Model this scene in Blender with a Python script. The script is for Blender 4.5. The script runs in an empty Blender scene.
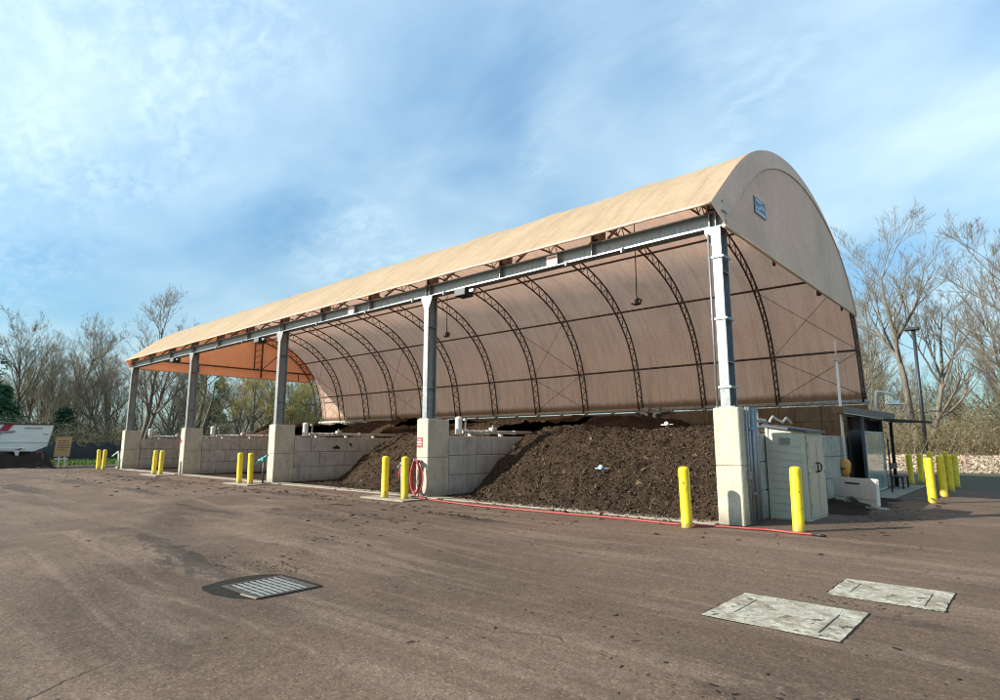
import bpy, math, random
import numpy as np
from mathutils import Vector, Matrix

S = bpy.context.scene
COL = S.collection
rad = math.radians
RNG = np.random.default_rng(7)
random.seed(7)

# ------------------------------------------------------------------ helpers
class MB:
    """collects shapes for ONE mesh object"""
    def __init__(s): s.v = []; s.f = []; s.sm = []
    def add(s, verts, faces, smooth=False):
        o = len(s.v); s.v += [tuple(map(float, p)) for p in verts]
        s.f += [tuple(i + o for i in f) for f in faces]; s.sm += [smooth] * len(faces)
        return s
    def box(s, a, b, bev=0.0):
        x0, y0, z0 = a; x1, y1, z1 = b
        if bev <= 0:
            v = [(x0,y0,z0),(x1,y0,z0),(x1,y1,z0),(x0,y1,z0),(x0,y0,z1),(x1,y0,z1),(x1,y1,z1),(x0,y1,z1)]
            return s.add(v, [(0,3,2,1),(4,5,6,7),(0,1,5,4),(1,2,6,5),(2,3,7,6),(3,0,4,7)])
        # chamfered box
        lo = np.array(a, float); hi = np.array(b, float); v = []; idx = {}
        for cx in (0,1):
            for cy in (0,1):
                for cz in (0,1):
                    c = (cx,cy,cz)
                    for ax in range(3):
                        p = []
                        for k in range(3):
                            base = hi[k] if c[k] else lo[k]
                            if k != ax: base += (-bev if c[k] else bev)
                            p.append(base)
                        idx[(c,ax)] = len(v); v.append(p)
        f = []
        for ax in range(3):
            o = [k for k in range(3) if k != ax]
            for sd in (0,1):
                def cc(i,j):
                    c = [0,0,0]; c[ax] = sd; c[o[0]] = i; c[o[1]] = j; return (tuple(c),ax)
                q = [idx[cc(0,0)],idx[cc(1,0)],idx[cc(1,1)],idx[cc(0,1)]]
                f.append(q)
        for ax in range(3):
            o = [k for k in range(3) if k != ax]
            for i in (0,1):
                for j in (0,1):
                    def cc(t):
                        c = [0,0,0]; c[ax] = t; c[o[0]] = i; c[o[1]] = j; return tuple(c)
                    f.append([idx[(cc(0),o[0])],idx[(cc(1),o[0])],idx[(cc(1),o[1])],idx[(cc(0),o[1])]])
        for cx in (0,1):
            for cy in (0,1):
                for cz in (0,1):
                    c = (cx,cy,cz); f.append([idx[(c,0)],idx[(c,1)],idx[(c,2)]])
        ctr = (lo+hi)/2; ff = []
        for q in f:
            P = np.array([v[i] for i in q]); n = np.cross(P[1]-P[0],P[2]-P[0])
            ff.append(tuple(q) if n@(P.mean(0)-ctr) > 0 else tuple(q[::-1]))
        return s.add(v, ff)
    def tube(s, pts, r, k=8, cap=True, smooth=True, closed=False):
        P = np.array(pts, float); n = len(P)
        R = np.broadcast_to(np.array(r, float), (n,))
        V = []; up = None
        for i in range(n):
            if closed: d = P[(i+1)%n]-P[i-1]
            else: d = P[min(i+1,n-1)]-P[max(i-1,0)]
            d = d/(np.linalg.norm(d)+1e-9)
            if up is None:
                a = np.array([0,0,1.]) if abs(d[2]) < .9 else np.array([1.,0,0])
                up = np.cross(d,a)
            up = up-d*(up@d); up /= np.linalg.norm(up)+1e-9
            w = np.cross(d,up)
            for j in range(k):
                t = 2*math.pi*j/k; V.append(P[i]+R[i]*(up*math.cos(t)+w*math.sin(t)))
        F = []
        for i in range(n if closed else n-1):
            for j in range(k):
                i2 = (i+1)%n
                F.append((i*k+j, i*k+(j+1)%k, i2*k+(j+1)%k, i2*k+j))
        s.add(V, F, smooth)
        if cap and not closed:
            s.f.append(tuple(len(s.v)-n*k+j for j in range(k))[::-1]); s.sm.append(False)
            s.f.append(tuple(len(s.v)-k+j for j in range(k))); s.sm.append(False)
        return s
    def lathe(s, prof, c=(0,0,0), k=20, smooth=True):
        V = []; F = []
        for r, z in prof:
            for j in range(k):
                t = 2*math.pi*j/k; V.append((c[0]+r*math.cos(t), c[1]+r*math.sin(t), c[2]+z))
        for i in range(len(prof)-1):
            for j in range(k):
                F.append((i*k+j, i*k+(j+1)%k, (i+1)*k+(j+1)%k, (i+1)*k+j))
        F.append(tuple(range(k))[::-1]); F.append(tuple((len(prof)-1)*k+j for j in range(k)))
        return s.add(V, F, smooth)
    def prism(s, poly, ax, a, b):
        """poly: 2-D outline in the two axes other than ax"""
        n = len(poly); V = []
        for t in (a,b):
            for p in poly:
                q = [0,0,0]; o = [k for k in range(3) if k != ax]
                q[ax] = t; q[o[0]] = p[0]; q[o[1]] = p[1]; V.append(q)
        F = [tuple(range(n)), tuple(range(2*n-1,n-1,-1))]
        for i in range(n): F.append((i,n+i,n+(i+1)%n,(i+1)%n))
        return s.add(V, F)
    def build(s, name, m, parent=None, loc=(0,0,0), fix=True):
        me = bpy.data.meshes.new(name); me.from_pydata(s.v, [], s.f)
        me.polygons.foreach_set('use_smooth', s.sm); me.update()
        if fix:
            import bmesh
            bm = bmesh.new(); bm.from_mesh(me); bmesh.ops.recalc_face_normals(bm, faces=bm.faces); bm.to_mesh(me); bm.free()
        o = bpy.data.objects.new(name, me); COL.objects.link(o); me.materials.append(m)
        o.location = loc
        if parent: o.parent = parent
        return o

def raw_mesh(name, V, F, m, parent=None, smooth=True, loc=(0,0,0)):
    """V (n,3) array, F (m,k) int array"""
    V = np.asarray(V, np.float32); F = np.asarray(F, np.int32); k = F.shape[1]
    me = bpy.data.meshes.new(name)
    me.vertices.add(len(V)); me.vertices.foreach_set('co', V.ravel())
    me.loops.add(F.size); me.loops.foreach_set('vertex_index', F.ravel())
    me.polygons.add(len(F)); me.polygons.foreach_set('loop_start', np.arange(0,F.size,k,dtype=np.int32))
    me.polygons.foreach_set('use_smooth', np.full(len(F), smooth)); me.update(calc_edges=True); me.validate()
    o = bpy.data.objects.new(name, me); COL.objects.link(o); me.materials.append(m); o.location = loc
    if parent: o.parent = parent
    return o

def tag(o, label=None, cat=None, group=None, kind=None):
    if label: o['label'] = label
    if cat: o['category'] = cat
    if group: o['group'] = group
    if kind: o['kind'] = kind
    return o
def thing(name, label, cat, loc=(0,0,0), rz=0, group=None):
    o = bpy.data.objects.new(name, None); COL.objects.link(o); o.location = loc; o.rotation_euler = (0,0,rz)
    return tag(o, label, cat, group)
def copy_tree(o, parent=None):
    c = o.copy(); COL.objects.link(c)
    if parent: c.parent = parent
    for ch in list(o.children): copy_tree(ch, c)
    return c

# ------------------------------------------------------------------ materials
def nodes(name):
    m = bpy.data.materials.new(name); m.use_nodes = True
    nt = m.node_tree; return m, nt, nt.nodes, nt.links, nt.nodes['Principled BSDF']
def noise(nt, vec, scale, detail=4, rough=.55, dist=0.0):
    n = nt.nodes.new('ShaderNodeTexNoise'); n.inputs['Scale'].default_value = scale; n.inputs['Detail'].default_value = detail
    n.inputs['Roughness'].default_value = rough; n.inputs['Distortion'].default_value = dist
    if vec is not None: nt.links.new(vec, n.inputs['Vector'])
    return n.outputs['Fac']
def ramp(nt, fac, stops):
    r = nt.nodes.new('ShaderNodeValToRGB'); e = r.color_ramp.elements
    while len(e) < len(stops): e.new(.5)
    for el, (p, c) in zip(e, stops):
        el.position = p; el.color = (c,c,c,1) if isinstance(c,(int,float)) else (*c,1)
    nt.links.new(fac, r.inputs['Fac']); return r.outputs['Color']
def mixc(nt, fac, a, b, mode='MIX'):
    n = nt.nodes.new('ShaderNodeMix'); n.data_type = 'RGBA'; n.blend_type = mode
    for k, val in ((0,fac),(6,a),(7,b)):
        if isinstance(val,(int,float)): n.inputs[k].default_value = val
        elif isinstance(val,tuple): n.inputs[k].default_value = (*val,1)
        else: nt.links.new(val, n.inputs[k])
    return n.outputs[2]
def math_(nt, op, a, b=None, clamp=False):
    n = nt.nodes.new('ShaderNodeMath'); n.operation = op; n.use_clamp = clamp
    for k, val in ((0,a),(1,b)):
        if val is None: continue
        if isinstance(val,(int,float)): n.inputs[k].default_value = val
        else: nt.links.new(val, n.inputs[k])
    return n.outputs[0]
def objco(nt): return nt.nodes.new('ShaderNodeTexCoord').outputs['Object']
def scaled(nt, vec, sc):
    n = nt.nodes.new('ShaderNodeMapping'); n.inputs['Scale'].default_value = sc; nt.links.new(vec, n.inputs['Vector']); return n.outputs[0]
def sep(nt, vec):
    n = nt.nodes.new('ShaderNodeSeparateXYZ'); nt.links.new(vec, n.inputs[0]); return n.outputs
def bump(nt, h, strength, dist=.02):
    b = nt.nodes.new('ShaderNodeBump'); b.inputs['Strength'].default_value = strength; b.inputs['Distance'].default_value = dist
    nt.links.new(h, b.inputs['Height']); return b.outputs[0]

def simple(name, c, rough=.6, var=.25, scale=6, metal=0.0, bmp=0.0, bscale=60, spec=None, c2=None, stretch=(1,1,1)):
    m, nt, N, L, P = nodes(name)
    v = scaled(nt, objco(nt), stretch)
    c2 = c2 or tuple(x*(1-var) for x in c)
    f = ramp(nt, noise(nt, v, scale, 6, .6), [(.3,0.0),(.7,1.0)])
    L.new(mixc(nt, f, c2, c), P.inputs['Base Color'])
    P.inputs['Roughness'].default_value = rough; P.inputs['Metallic'].default_value = metal
    if spec is not None: P.inputs['Specular IOR Level'].default_value = spec
    if bmp: L.new(bump(nt, noise(nt, v, bscale, 5, .6), bmp), P.inputs['Normal'])
    return m

def island_mat(name, cols, rough=.85, scale=None):
    """each loose piece of the mesh gets its own colour of the list"""
    m, nt, N, L, P = nodes(name)
    g = N.new('ShaderNodeNewGeometry')
    n = len(cols)
    c = ramp(nt, g.outputs['Random Per Island'], [(i/(n-1), cols[i]) for i in range(n)])
    L.new(c, P.inputs['Base Color']); P.inputs['Roughness'].default_value = rough
    P.inputs['Specular IOR Level'].default_value = .2
    return m

def concrete(name, c=(.40,.37,.31), stain=(.16,.145,.12), blotch=.5):
    m, nt, N, L, P = nodes(name); v = objco(nt)
    a = ramp(nt, noise(nt, v, 2.2, 8, .65), [(.35,0.0),(.68,1.0)])
    base = mixc(nt, a, tuple(x*.72 for x in c), c)
    fine = ramp(nt, noise(nt, v, 28, 6, .7), [(.3,.72),(.7,1.12)])
    base = mixc(nt, 1.0, base, fine, 'MULTIPLY')
    st = ramp(nt, noise(nt, scaled(nt, v, (3,3,.5)), 1.6, 7, .7), [(.52,0.0),(.72,1.0)])
    base = mixc(nt, math_(nt,'MULTIPLY',st,blotch), base, stain)
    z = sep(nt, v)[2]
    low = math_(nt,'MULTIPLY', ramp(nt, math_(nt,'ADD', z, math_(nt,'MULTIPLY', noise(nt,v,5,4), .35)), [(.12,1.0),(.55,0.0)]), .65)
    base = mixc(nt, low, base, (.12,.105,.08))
    L.new(base, P.inputs['Base Color']); P.inputs['Roughness'].default_value = .9
    P.inputs['Specular IOR Level'].default_value = .25
    L.new(bump(nt, noise(nt, v, 35, 8, .7), .5, .01), P.inputs['Normal'])
    return m

def fabric(name, c, c2, streak=.35, trans=.35, hem=False):
    m, nt, N, L, P = nodes(name); v = objco(nt)
    big = ramp(nt, noise(nt, v, .45, 6, .6), [(.3,0.0),(.7,1.0)])
    base = mixc(nt, big, c2, c)
    st = ramp(nt, noise(nt, scaled(nt, v, (2.2,.35,.35)), 1.5, 8, .65), [(.45,0.0),(.75,1.0)])
    base = mixc(nt, math_(nt,'MULTIPLY',st,streak), base, tuple(x*.55 for x in c2))
    fine = ramp(nt, noise(nt, v, 12, 4, .6), [(.3,.9),(.7,1.06)])
    base = mixc(nt, 1.0, base, fine, 'MULTIPLY')
    sx = sep(nt, v)
    if hem:   # inner face tinted paler and pinker, painting in the glow of light inside
        bf = N.new('ShaderNodeNewGeometry').outputs['Backfacing']; base = mixc(nt, math_(nt,'SUBTRACT',1.0,bf), base, mixc(nt, 1.0, base, (1.09,.99,1.14), 'MULTIPLY'))
    if hem:   # brown run-off stain along the lowest strip of the rear sheet
        zz = math_(nt,'ADD', sx[2], math_(nt,'MULTIPLY', noise(nt, scaled(nt,v,(4,1,1)), 1.5, 5), .25))
        low = ramp(nt, math_(nt,'MULTIPLY', zz, .1), [(.352,1.0),(.374,0.0)])
        base = mixc(nt, math_(nt,'MULTIPLY',low,.85), base, (.16,.085,.035))
        up = ramp(nt, math_(nt,'MULTIPLY', zz, .1), [(.35,1.0),(.56,0.0)])
        stv = ramp(nt, noise(nt, scaled(nt, v, (6,.2,.2)), 1.0, 6, .7), [(.5,0.0),(.7,1.0)])
        base = mixc(nt, math_(nt,'MULTIPLY', math_(nt,'MULTIPLY', up, stv), .35), base, (.2,.12,.08))
        # sewn panel seams every third of a bay
        fr = math_(nt,'FRACT', math_(nt,'MULTIPLY', math_(nt,'ADD', sx[0], 40.), 1/1.566))
        seam = ramp(nt, fr, [(.0,.72),(.022,1.0)])
        base = mixc(nt, 1.0, base, seam, 'MULTIPLY')
    L.new(base, P.inputs['Base Color']); P.inputs['Roughness'].default_value = .55
    P.inputs['Specular IOR Level'].default_value = .3
    h = math_(nt,'ADD', noise(nt, scaled(nt, v, (1,1,1)), 1.3, 3), math_(nt,'MULTIPLY', noise(nt, scaled(nt,v,(3,.6,.6)), 2.0, 3), .5))
    wr = noise(nt, scaled(nt, v, (.7,2.2,1.1)), 1.1, 5, .55, 1.5)
    h = math_(nt,'ADD', h, math_(nt,'MULTIPLY', wr, .7))
    L.new(bump(nt, h, .22 if hem else .45, .12), P.inputs['Normal'])
    t = N.new('ShaderNodeBsdfTranslucent'); L.new(mixc(nt, 1.0, base, (.40,.115,.040) if not hem else (1.0,.85,.77), 'MULTIPLY'), t.inputs['Color'])
    mx = N.new('ShaderNodeMixShader'); mx.inputs[0].default_value = trans
    L.new(P.outputs[0], mx.inputs[1]); L.new(t.outputs[0], mx.inputs[2])
    L.new(mx.outputs[0], N['Material Output'].inputs['Surface'])
    return m

def compost(name, a=(.028,.018,.011), b=(.082,.054,.034), c=(.010,.007,.0045)):
    m, nt, N, L, P = nodes(name); v = objco(nt)
    f = ramp(nt, noise(nt, v, 16, 8, .75), [(.32,0.0),(.66,1.0)])
    col = mixc(nt, f, a, b)
    f2 = ramp(nt, noise(nt, v, .9, 5, .6), [(.38,0.0),(.62,1.0)])
    col = mixc(nt, math_(nt,'MULTIPLY',f2,.55), col, c)
    L.new(col, P.inputs['Base Color']); P.inputs['Roughness'].default_value = .95; P.inputs['Specular IOR Level'].default_value = .15
    L.new(bump(nt, noise(nt, v, 22, 8, .8), 1.0, .05), P.inputs['Normal'])
    return m

def steel(name, c=(.42,.45,.46), rough=.42, metal=.55):
    m, nt, N, L, P = nodes(name); v = objco(nt)
    f = ramp(nt, noise(nt, scaled(nt, v, (1,1,.35)), 7, 6, .65), [(.3,0.0),(.72,1.0)])
    vo = N.new('ShaderNodeTexVoronoi'); vo.inputs['Scale'].default_value = 26; L.new(v, vo.inputs['Vector'])
    col = mixc(nt, f, tuple(x*.7 for x in c), c)
    col = mixc(nt, .18, col, vo.outputs['Color'], 'SOFT_LIGHT')
    L.new(col, P.inputs['Base Color']); P.inputs['Metallic'].default_value = metal
    L.new(ramp(nt, noise(nt,v,11,4), [(.3,rough-.1),(.7,rough+.15)]), P.inputs['Roughness'])
    return m

def yard_mat():
    m, nt, N, L, P = nodes('dusty_asphalt'); v = objco(nt); sx = sep(nt, v)
    big = ramp(nt, noise(nt, v, .22, 7, .62, .6), [(.36,0.0),(.66,1.0)])
    col = mixc(nt, big, (.092,.058,.038), (.156,.104,.070))
    sw = ramp(nt, noise(nt, scaled(nt, v, (.35,1,1)), .8, 7, .65, .5), [(.42,0.0),(.7,1.0)])
    col = mixc(nt, math_(nt,'MULTIPLY',sw,.5), col, (.074,.050,.036))
    # tyre-polished long wheel marks, curved by distortion
    wv = scaled(nt, v, (.18,1.6,1)); tr = ramp(nt, noise(nt, wv, 1.0, 5, .55, 1.2), [(.5,0.0),(.62,1.0)])
    col = mixc(nt, math_(nt,'MULTIPLY',tr,.45), col, (.205,.146,.106))
    # moss on the far side of the drive
    gm = math_(nt,'MULTIPLY', ramp(nt, math_(nt,'MULTIPLY', math_(nt,'ADD', sx[1], math_(nt,'MULTIPLY',noise(nt,v,.5,4),5.0)), .04), [(.60,0.0),(.74,1.0)]),
               ramp(nt, math_(nt,'MULTIPLY_ADD', sx[0], .05), [(.5,0.0),(.52,1.0)]))
    col = mixc(nt, math_(nt,'MULTIPLY',gm,.7), col, (.050,.058,.030))
    # mud tracked out of the bays
    md = math_(nt,'MULTIPLY', ramp(nt, noise(nt, v, .9, 8, .7), [(.5,0.0),(.64,1.0)]),
               ramp(nt, math_(nt,'MULTIPLY_ADD', sx[1], .05), [(.42,0.0),(.52,1.0)]))
    md2 = math_(nt,'MULTIPLY', md, ramp(nt, math_(nt,'MULTIPLY_ADD', sx[0], -.02), [(.48,0.0),(.62,1.0)]))
    col = mixc(nt, math_(nt,'MULTIPLY',md2,.75), col, (.035,.024,.017))
    # damp soil stains around the low spot by the drain and along the bays, oil drips on the drive
    for (bx,by,rx,ry,st_) in ((-4.3,-8.7,1.7,.42,.7),(-5.8,-8.55,1.6,.25,.7),(-10.4,-5.95,2.2,.28,.85),(-5.9,-4.35,1.3,.32,.8),(-4.5,-2.9,.8,.3,.6),(-7.4,-5.4,2.0,.5,.55),(-17.6,-5.2,3.2,.4,.8),(-24.5,-5.4,4.5,.5,.8),(-22,-7.5,4,.6,.8),
                              (-13,-2.3,6,.6,.6),(-26,-2.4,9,.8,.6),(2.9,-7.9,.55,.35,.45),(3.5,-5.35,.5,.16,.6),(1.7,3.6,.9,2.4,.55),(-1.2,-10.2,1.2,.5,.3),(.2,-3.6,1.6,.5,.25)):
        dx = math_(nt,'MULTIPLY', math_(nt,'SUBTRACT', sx[0], bx), 1/rx); dy = math_(nt,'MULTIPLY', math_(nt,'SUBTRACT', sx[1], by), 1/ry)
        d2 = math_(nt,'ADD', math_(nt,'MULTIPLY',dx,dx), math_(nt,'MULTIPLY',dy,dy))
        f_ = math_(nt,'SUBTRACT', math_(nt,'MULTIPLY', noise(nt, scaled(nt,v,(1.0,1.6,1)), 2.6, 8, .72, .4), 1.75), math_(nt,'MULTIPLY', d2, .42))
        f_ = ramp(nt, f_, [(.64,0.0),(.74,1.0)])
        col = mixc(nt, math_(nt,'MULTIPLY',f_,st_*.82), col, (.030,.021,.016))
    # a straight saw-cut seam and the edge of an older patch
    for (a_,b_,c_,w_,x0_,x1_) in ((.42,1.0,7.85,.012,-2.2,6.0),(-.85,1.0,4.2,.02,-9,2.5)):
        ln_ = math_(nt,'ABSOLUTE', math_(nt,'ADD', math_(nt,'ADD', math_(nt,'MULTIPLY',sx[0],a_), math_(nt,'MULTIPLY',sx[1],b_)), math_(nt,'ADD', math_(nt,'MULTIPLY', noise(nt,v,1.2,4), .12), c_)))
        f_ = ramp(nt, ln_, [(0,1.0),(w_,0.0)])
        f_ = math_(nt,'MULTIPLY', f_, ramp(nt, noise(nt, v, 1.1, 3), [(.42,0.0),(.56,1.0)]))
        f_ = math_(nt,'MULTIPLY', f_, math_(nt,'LESS_THAN', math_(nt,'ABSOLUTE', math_(nt,'SUBTRACT', sx[0], (x0_+x1_)/2)), (x1_-x0_)/2))
        col = mixc(nt, math_(nt,'MULTIPLY',f_,.55), col, (.045,.034,.027))
    # gravel speckle
    sp = N.new('ShaderNodeTexVoronoi'); sp.inputs['Scale'].default_value = 62; L.new(v, sp.inputs['Vector'])
    spc = ramp(nt, sep(nt, sp.outputs['Color'])[0], [(.0,.45),(.35,.92),(.85,1.12),(.94,1.5),(1.0,2.1)])
    col = mixc(nt, .62, col, spc, 'MULTIPLY')
    fine = ramp(nt, noise(nt, v, 9, 8, .75), [(.3,.72),(.7,1.25)])
    col = mixc(nt, .8, col, fine, 'MULTIPLY')
    # cracks
    cv = N.new('ShaderNodeTexVoronoi'); cv.feature = 'DISTANCE_TO_EDGE'; cv.inputs['Scale'].default_value = .17
    wob = N.new('ShaderNodeVectorMath'); wob.operation = 'ADD'; L.new(v, wob.inputs[0])
    nn = N.new('ShaderNodeTexNoise'); nn.inputs['Scale'].default_value = 1.1; nn.inputs['Detail'].default_value = 8; L.new(v, nn.inputs['Vector'])
    sc = N.new('ShaderNodeVectorMath'); sc.operation = 'SCALE'; sc.inputs['Scale'].default_value = 1.1; L.new(nn.outputs['Color'], sc.inputs[0])
    L.new(sc.outputs[0], wob.inputs[1]); L.new(wob.outputs[0], cv.inputs['Vector'])
    cr = ramp(nt, cv.outputs['Distance'], [(.0,1.0),(.0035,0.0)])
    crm = math_(nt,'MULTIPLY', cr, ramp(nt, noise(nt, v, .5, 4), [(.5,0.0),(.6,1.0)]))
    col = mixc(nt, math_(nt,'MULTIPLY',crm,.6), col, (.03,.024,.02))
    L.new(col, P.inputs['Base Color']); P.inputs['Roughness'].default_value = .88; P.inputs['Specular IOR Level'].default_value = .3
    h = math_(nt,'ADD', math_(nt,'MULTIPLY', noise(nt, v, 60, 5, .7), .25), noise(nt, v, 5, 8, .7))
    h = math_(nt,'SUBTRACT', h, math_(nt,'MULTIPLY', crm, .4))
    L.new(bump(nt, h, .55, .04), P.inputs['Normal'])
    return m

M = {}
M['roof'] = fabric('tan_fabric', (.80,.625,.415), (.71,.54,.345), .46, .54, hem=True)
M['gable'] = fabric('gable_fabric', (.93,.725,.545), (.86,.65,.475), .42, .28)
M['truss'] = simple('dark_truss_steel', (.105,.090,.080), .5, .5, 8, .4, c2=(.075,.046,.032))
M['galv'] = steel('galvanised_steel', (.29,.31,.315))
M['galv_dark'] = steel('weathered_galvanised', (.30,.32,.33), .5, .5)
M['conc'] = concrete('pier_concrete', (.60,.55,.425), (.22,.19,.125), .7)
M['block'] = concrete('block_concrete', (.50,.475,.415), (.15,.125,.09), .6)
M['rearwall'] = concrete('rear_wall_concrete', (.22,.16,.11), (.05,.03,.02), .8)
M['slab'] = concrete('kerb_concrete', (.58,.52,.42), (.20,.15,.11), .5)
M['cover'] = concrete('cover_concrete', (.56,.53,.42), (.12,.10,.07), .95)
def cover_mat():
    m, nt, N, L, P = nodes('vault_cover_concrete'); v = objco(nt)
    a = ramp(nt, noise(nt, v, 4.5, 9, .7), [(.36,0.0),(.60,1.0)])
    col = mixc(nt, a, (.27,.25,.20), (.50,.475,.385))
    f = ramp(nt, noise(nt, v, 30, 6, .75), [(.3,.7),(.7,1.15)]); col = mixc(nt, 1.0, col, f, 'MULTIPLY')
    g = ramp(nt, noise(nt, v, 3.6, 10, .72, .2), [(.47,0.0),(.56,1.0)])
    col = mixc(nt, math_(nt,'MULTIPLY',g,.66), col, (.17,.125,.085))
    g2 = ramp(nt, noise(nt, v, 5.2, 10, .74, .3), [(.565,0.0),(.61,1.0)])
    col = mixc(nt, math_(nt,'MULTIPLY',g2,.9), col, (.035,.027,.02))
    L.new(col, P.inputs['Base Color']); P.inputs['Roughness'].default_value = .9; P.inputs['Specular IOR Level'].default_value = .2
    L.new(bump(nt, noise(nt, v, 24, 8, .75), .7, .012), P.inputs['Normal']); return m
M['cover'] = cover_mat()
M['compost'] = compost('compost')
M['floor'] = compost('bay_floor_soil', (.028,.020,.014), (.052,.038,.028), (.016,.011,.008))
M['chips'] = island_mat('compost_chips', [(.017,.011,.007),(.046,.030,.019),(.095,.064,.041),(.028,.018,.011),(.14,.098,.064)], .9)
M['clod'] = island_mat('soil_clods', [(.014,.010,.007),(.035,.024,.017),(.06,.042,.03),(.022,.015,.011)], .95)
M['woodchip'] = island_mat('pale_woodchips', [(.24,.19,.135),(.42,.34,.25),(.32,.25,.18),(.52,.44,.33),(.18,.135,.09)], .9)
M['yellow'] = simple('yellow_bollard_sleeve', (.80,.60,.004), .38, .12, 3, c2=(.72,.51,.006), bmp=.1, bscale=8)
def bollard_mat():
    m, nt, N, L, P = nodes('yellow_bollard'); v = objco(nt); g_ = N.new('ShaderNodeObjectInfo').outputs['Random']
    sh = N.new('ShaderNodeVectorMath'); sh.operation = 'ADD'; L.new(v, sh.inputs[0])
    cb2 = N.new('ShaderNodeCombineXYZ'); L.new(math_(nt,'MULTIPLY',g_,37.), cb2.inputs[0]); L.new(math_(nt,'MULTIPLY',g_,11.), cb2.inputs[2]); L.new(cb2.outputs[0], sh.inputs[1]); w = sh.outputs[0]
    col = mixc(nt, ramp(nt, noise(nt,w,3,5), [(.3,0.0),(.7,1.0)]), (.72,.50,.006), (.82,.62,.005))
    col = mixc(nt, math_(nt,'MULTIPLY', g_, .18), col, (.70,.52,.06))
    scr = ramp(nt, noise(nt, scaled(nt,w,(1,1,.35)), 16, 6, .75), [(.585,0.0),(.62,1.0)])
    col = mixc(nt, math_(nt,'MULTIPLY',scr,.75), col, (.10,.075,.03))
    z = sep(nt, v)[2]
    low = ramp(nt, math_(nt,'ADD', z, math_(nt,'MULTIPLY', noise(nt,w,7,5), .28)), [(.13,1.0),(.34,0.0)])
    col = mixc(nt, math_(nt,'MULTIPLY',low,.7), col, (.13,.09,.045))
    run = ramp(nt, noise(nt, scaled(nt,w,(3,3,.25)), 6, 5, .7), [(.52,0.0),(.7,1.0)])
    col = mixc(nt, math_(nt,'MULTIPLY',run,.22), col, (.28,.19,.03))
    L.new(col, P.inputs['Base Color']); P.inputs['Roughness'].default_value = .45
    L.new(bump(nt, noise(nt,w,9,5,.6), .15, .02), P.inputs['Normal']); return m
M['yellow'] = bollard_mat()
M['white'] = simple('white_paint', (.74,.73,.70), .4, .15, 4)
M['tailgate'] = simple('white_tailgate_paint', (.82,.74,.65), .35, .15, 5)
M['pvc'] = simple('white_pipe', (.50,.48,.43), .5, .5, 6)
M['hose'] = simple('red_hose', (.42,.06,.055), .55, .35, 12)
M['siding'] = simple('shed_siding', (.50,.475,.37), .5, .15, 5)
M['shed_door'] = simple('shed_door', (.54,.45,.325), .5, .2, 5)
M['shed_roof'] = simple('shed_roof', (.05,.06,.075), .5, .3, 5)
M['black'] = simple('black_metal', (.018,.018,.02), .5, .3, 6)
M['bluepost'] = simple('slate_blue_post', (.05,.07,.09), .45, .3, 6)
M['canopy'] = simple('canopy_fascia', (.17,.135,.105), .7, .4, 5, c2=(.10,.08,.065))
M['awning_and_shade'] = simple('dark_awning_and_shade', (.048,.042,.036), .7, .4, 4)  # side awning, and the sheets that stand for shade in the kiosk
M['orange'] = simple('orange_plastic', (.75,.20,.03), .5, .5, 8, c2=(.6,.42,.12))
M['teal'] = simple('teal_paint', (.10,.38,.37), .4, .3, 9)
M['palegreen'] = simple('pale_green_paint', (.42,.52,.46), .45, .25, 9)
M['redpaint'] = simple('red_sign_paint', (.58,.045,.05), .45, .15, 9)
M['blue'] = simple('blue_sign_print', (.035,.09,.16), .4, .25, 9)
M['skyblue'] = simple('light_blue_print', (.30,.45,.58), .4, .25, 9)
M['crimson'] = simple('crimson_stripe', (.36,.018,.04), .4, .2, 6)
M['trailer'] = simple('trailer_paint', (.80,.85,.81), .35, .15, 3, stretch=(1,.3,1))
M['grey'] = simple('grey_paint', (.30,.32,.32), .5, .2, 5)
M['ply'] = simple('plywood', (.50,.34,.17), .7, .25, 3, stretch=(1,1,6))
M['ink'] = simple('brown_marker_ink', (.10,.06,.03), .7, .2, 6)
M['patch'] = simple('fresh_asphalt', (.040,.035,.030), .95, .55, 7, bmp=.8, bscale=70, spec=.12, c2=(.018,.016,.014))
M['grate'] = steel('grate_steel', (.30,.31,.28), .6, .35)
M['joint'] = simple('dirt_joint', (.030,.024,.018), .95, .4, 20, spec=.1)
M['rust'] = simple('rusted_frame', (.075,.06,.05), .8, .4, 14)
M['rubber'] = simple('tyre_rubber', (.02,.02,.02), .8, .3, 9)
M['pink'] = simple('pink_stake_paint', (.80,.30,.24), .6, .2, 9)
M['tarp'] = simple('black_green_sheeting', (.012,.020,.018), .55, .5, 3, bmp=.5, bscale=6)
M['bulb'] = simple('lamp_lens', (.16,.16,.16), .2, .1, 9)
def glass():
    m, nt, N, L, P = nodes('kiosk_glass'); v = objco(nt)
    L.new(mixc(nt, ramp(nt, noise(nt, scaled(nt,v,(1,3,.4)), 1.2, 4), [(.4,0.0),(.6,1.0)]), (.26,.37,.35), (.42,.50,.43)), P.inputs['Base Color'])
    P.inputs['Roughness'].default_value = .06; P.inputs['Specular IOR Level'].default_value = .9; P.inputs['Transmission Weight'].default_value = .25
    return m
M['glass'] = glass()
M['yard'] = yard_mat()
M['earth'] = simple('woodland_floor', (.075,.058,.032), .95, .5, .35, c2=(.045,.050,.020), bmp=.6, bscale=3)
M['bark'] = simple('grey_bark', (.21,.18,.14), .9, .5, 3, c2=(.10,.083,.062), bmp=.7, bscale=14, stretch=(1,1,.25))
M['bark_dark'] = simple('mossy_dark_bark', (.12,.105,.07), .9, .5, 2.5, c2=(.065,.062,.035), bmp=.7, bscale=14, stretch=(1,1,.3))
M['twig'] = island_mat('brown_twigs', [(.16,.13,.095),(.26,.215,.155),(.20,.165,.12),(.31,.26,.19)], .9)
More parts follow.
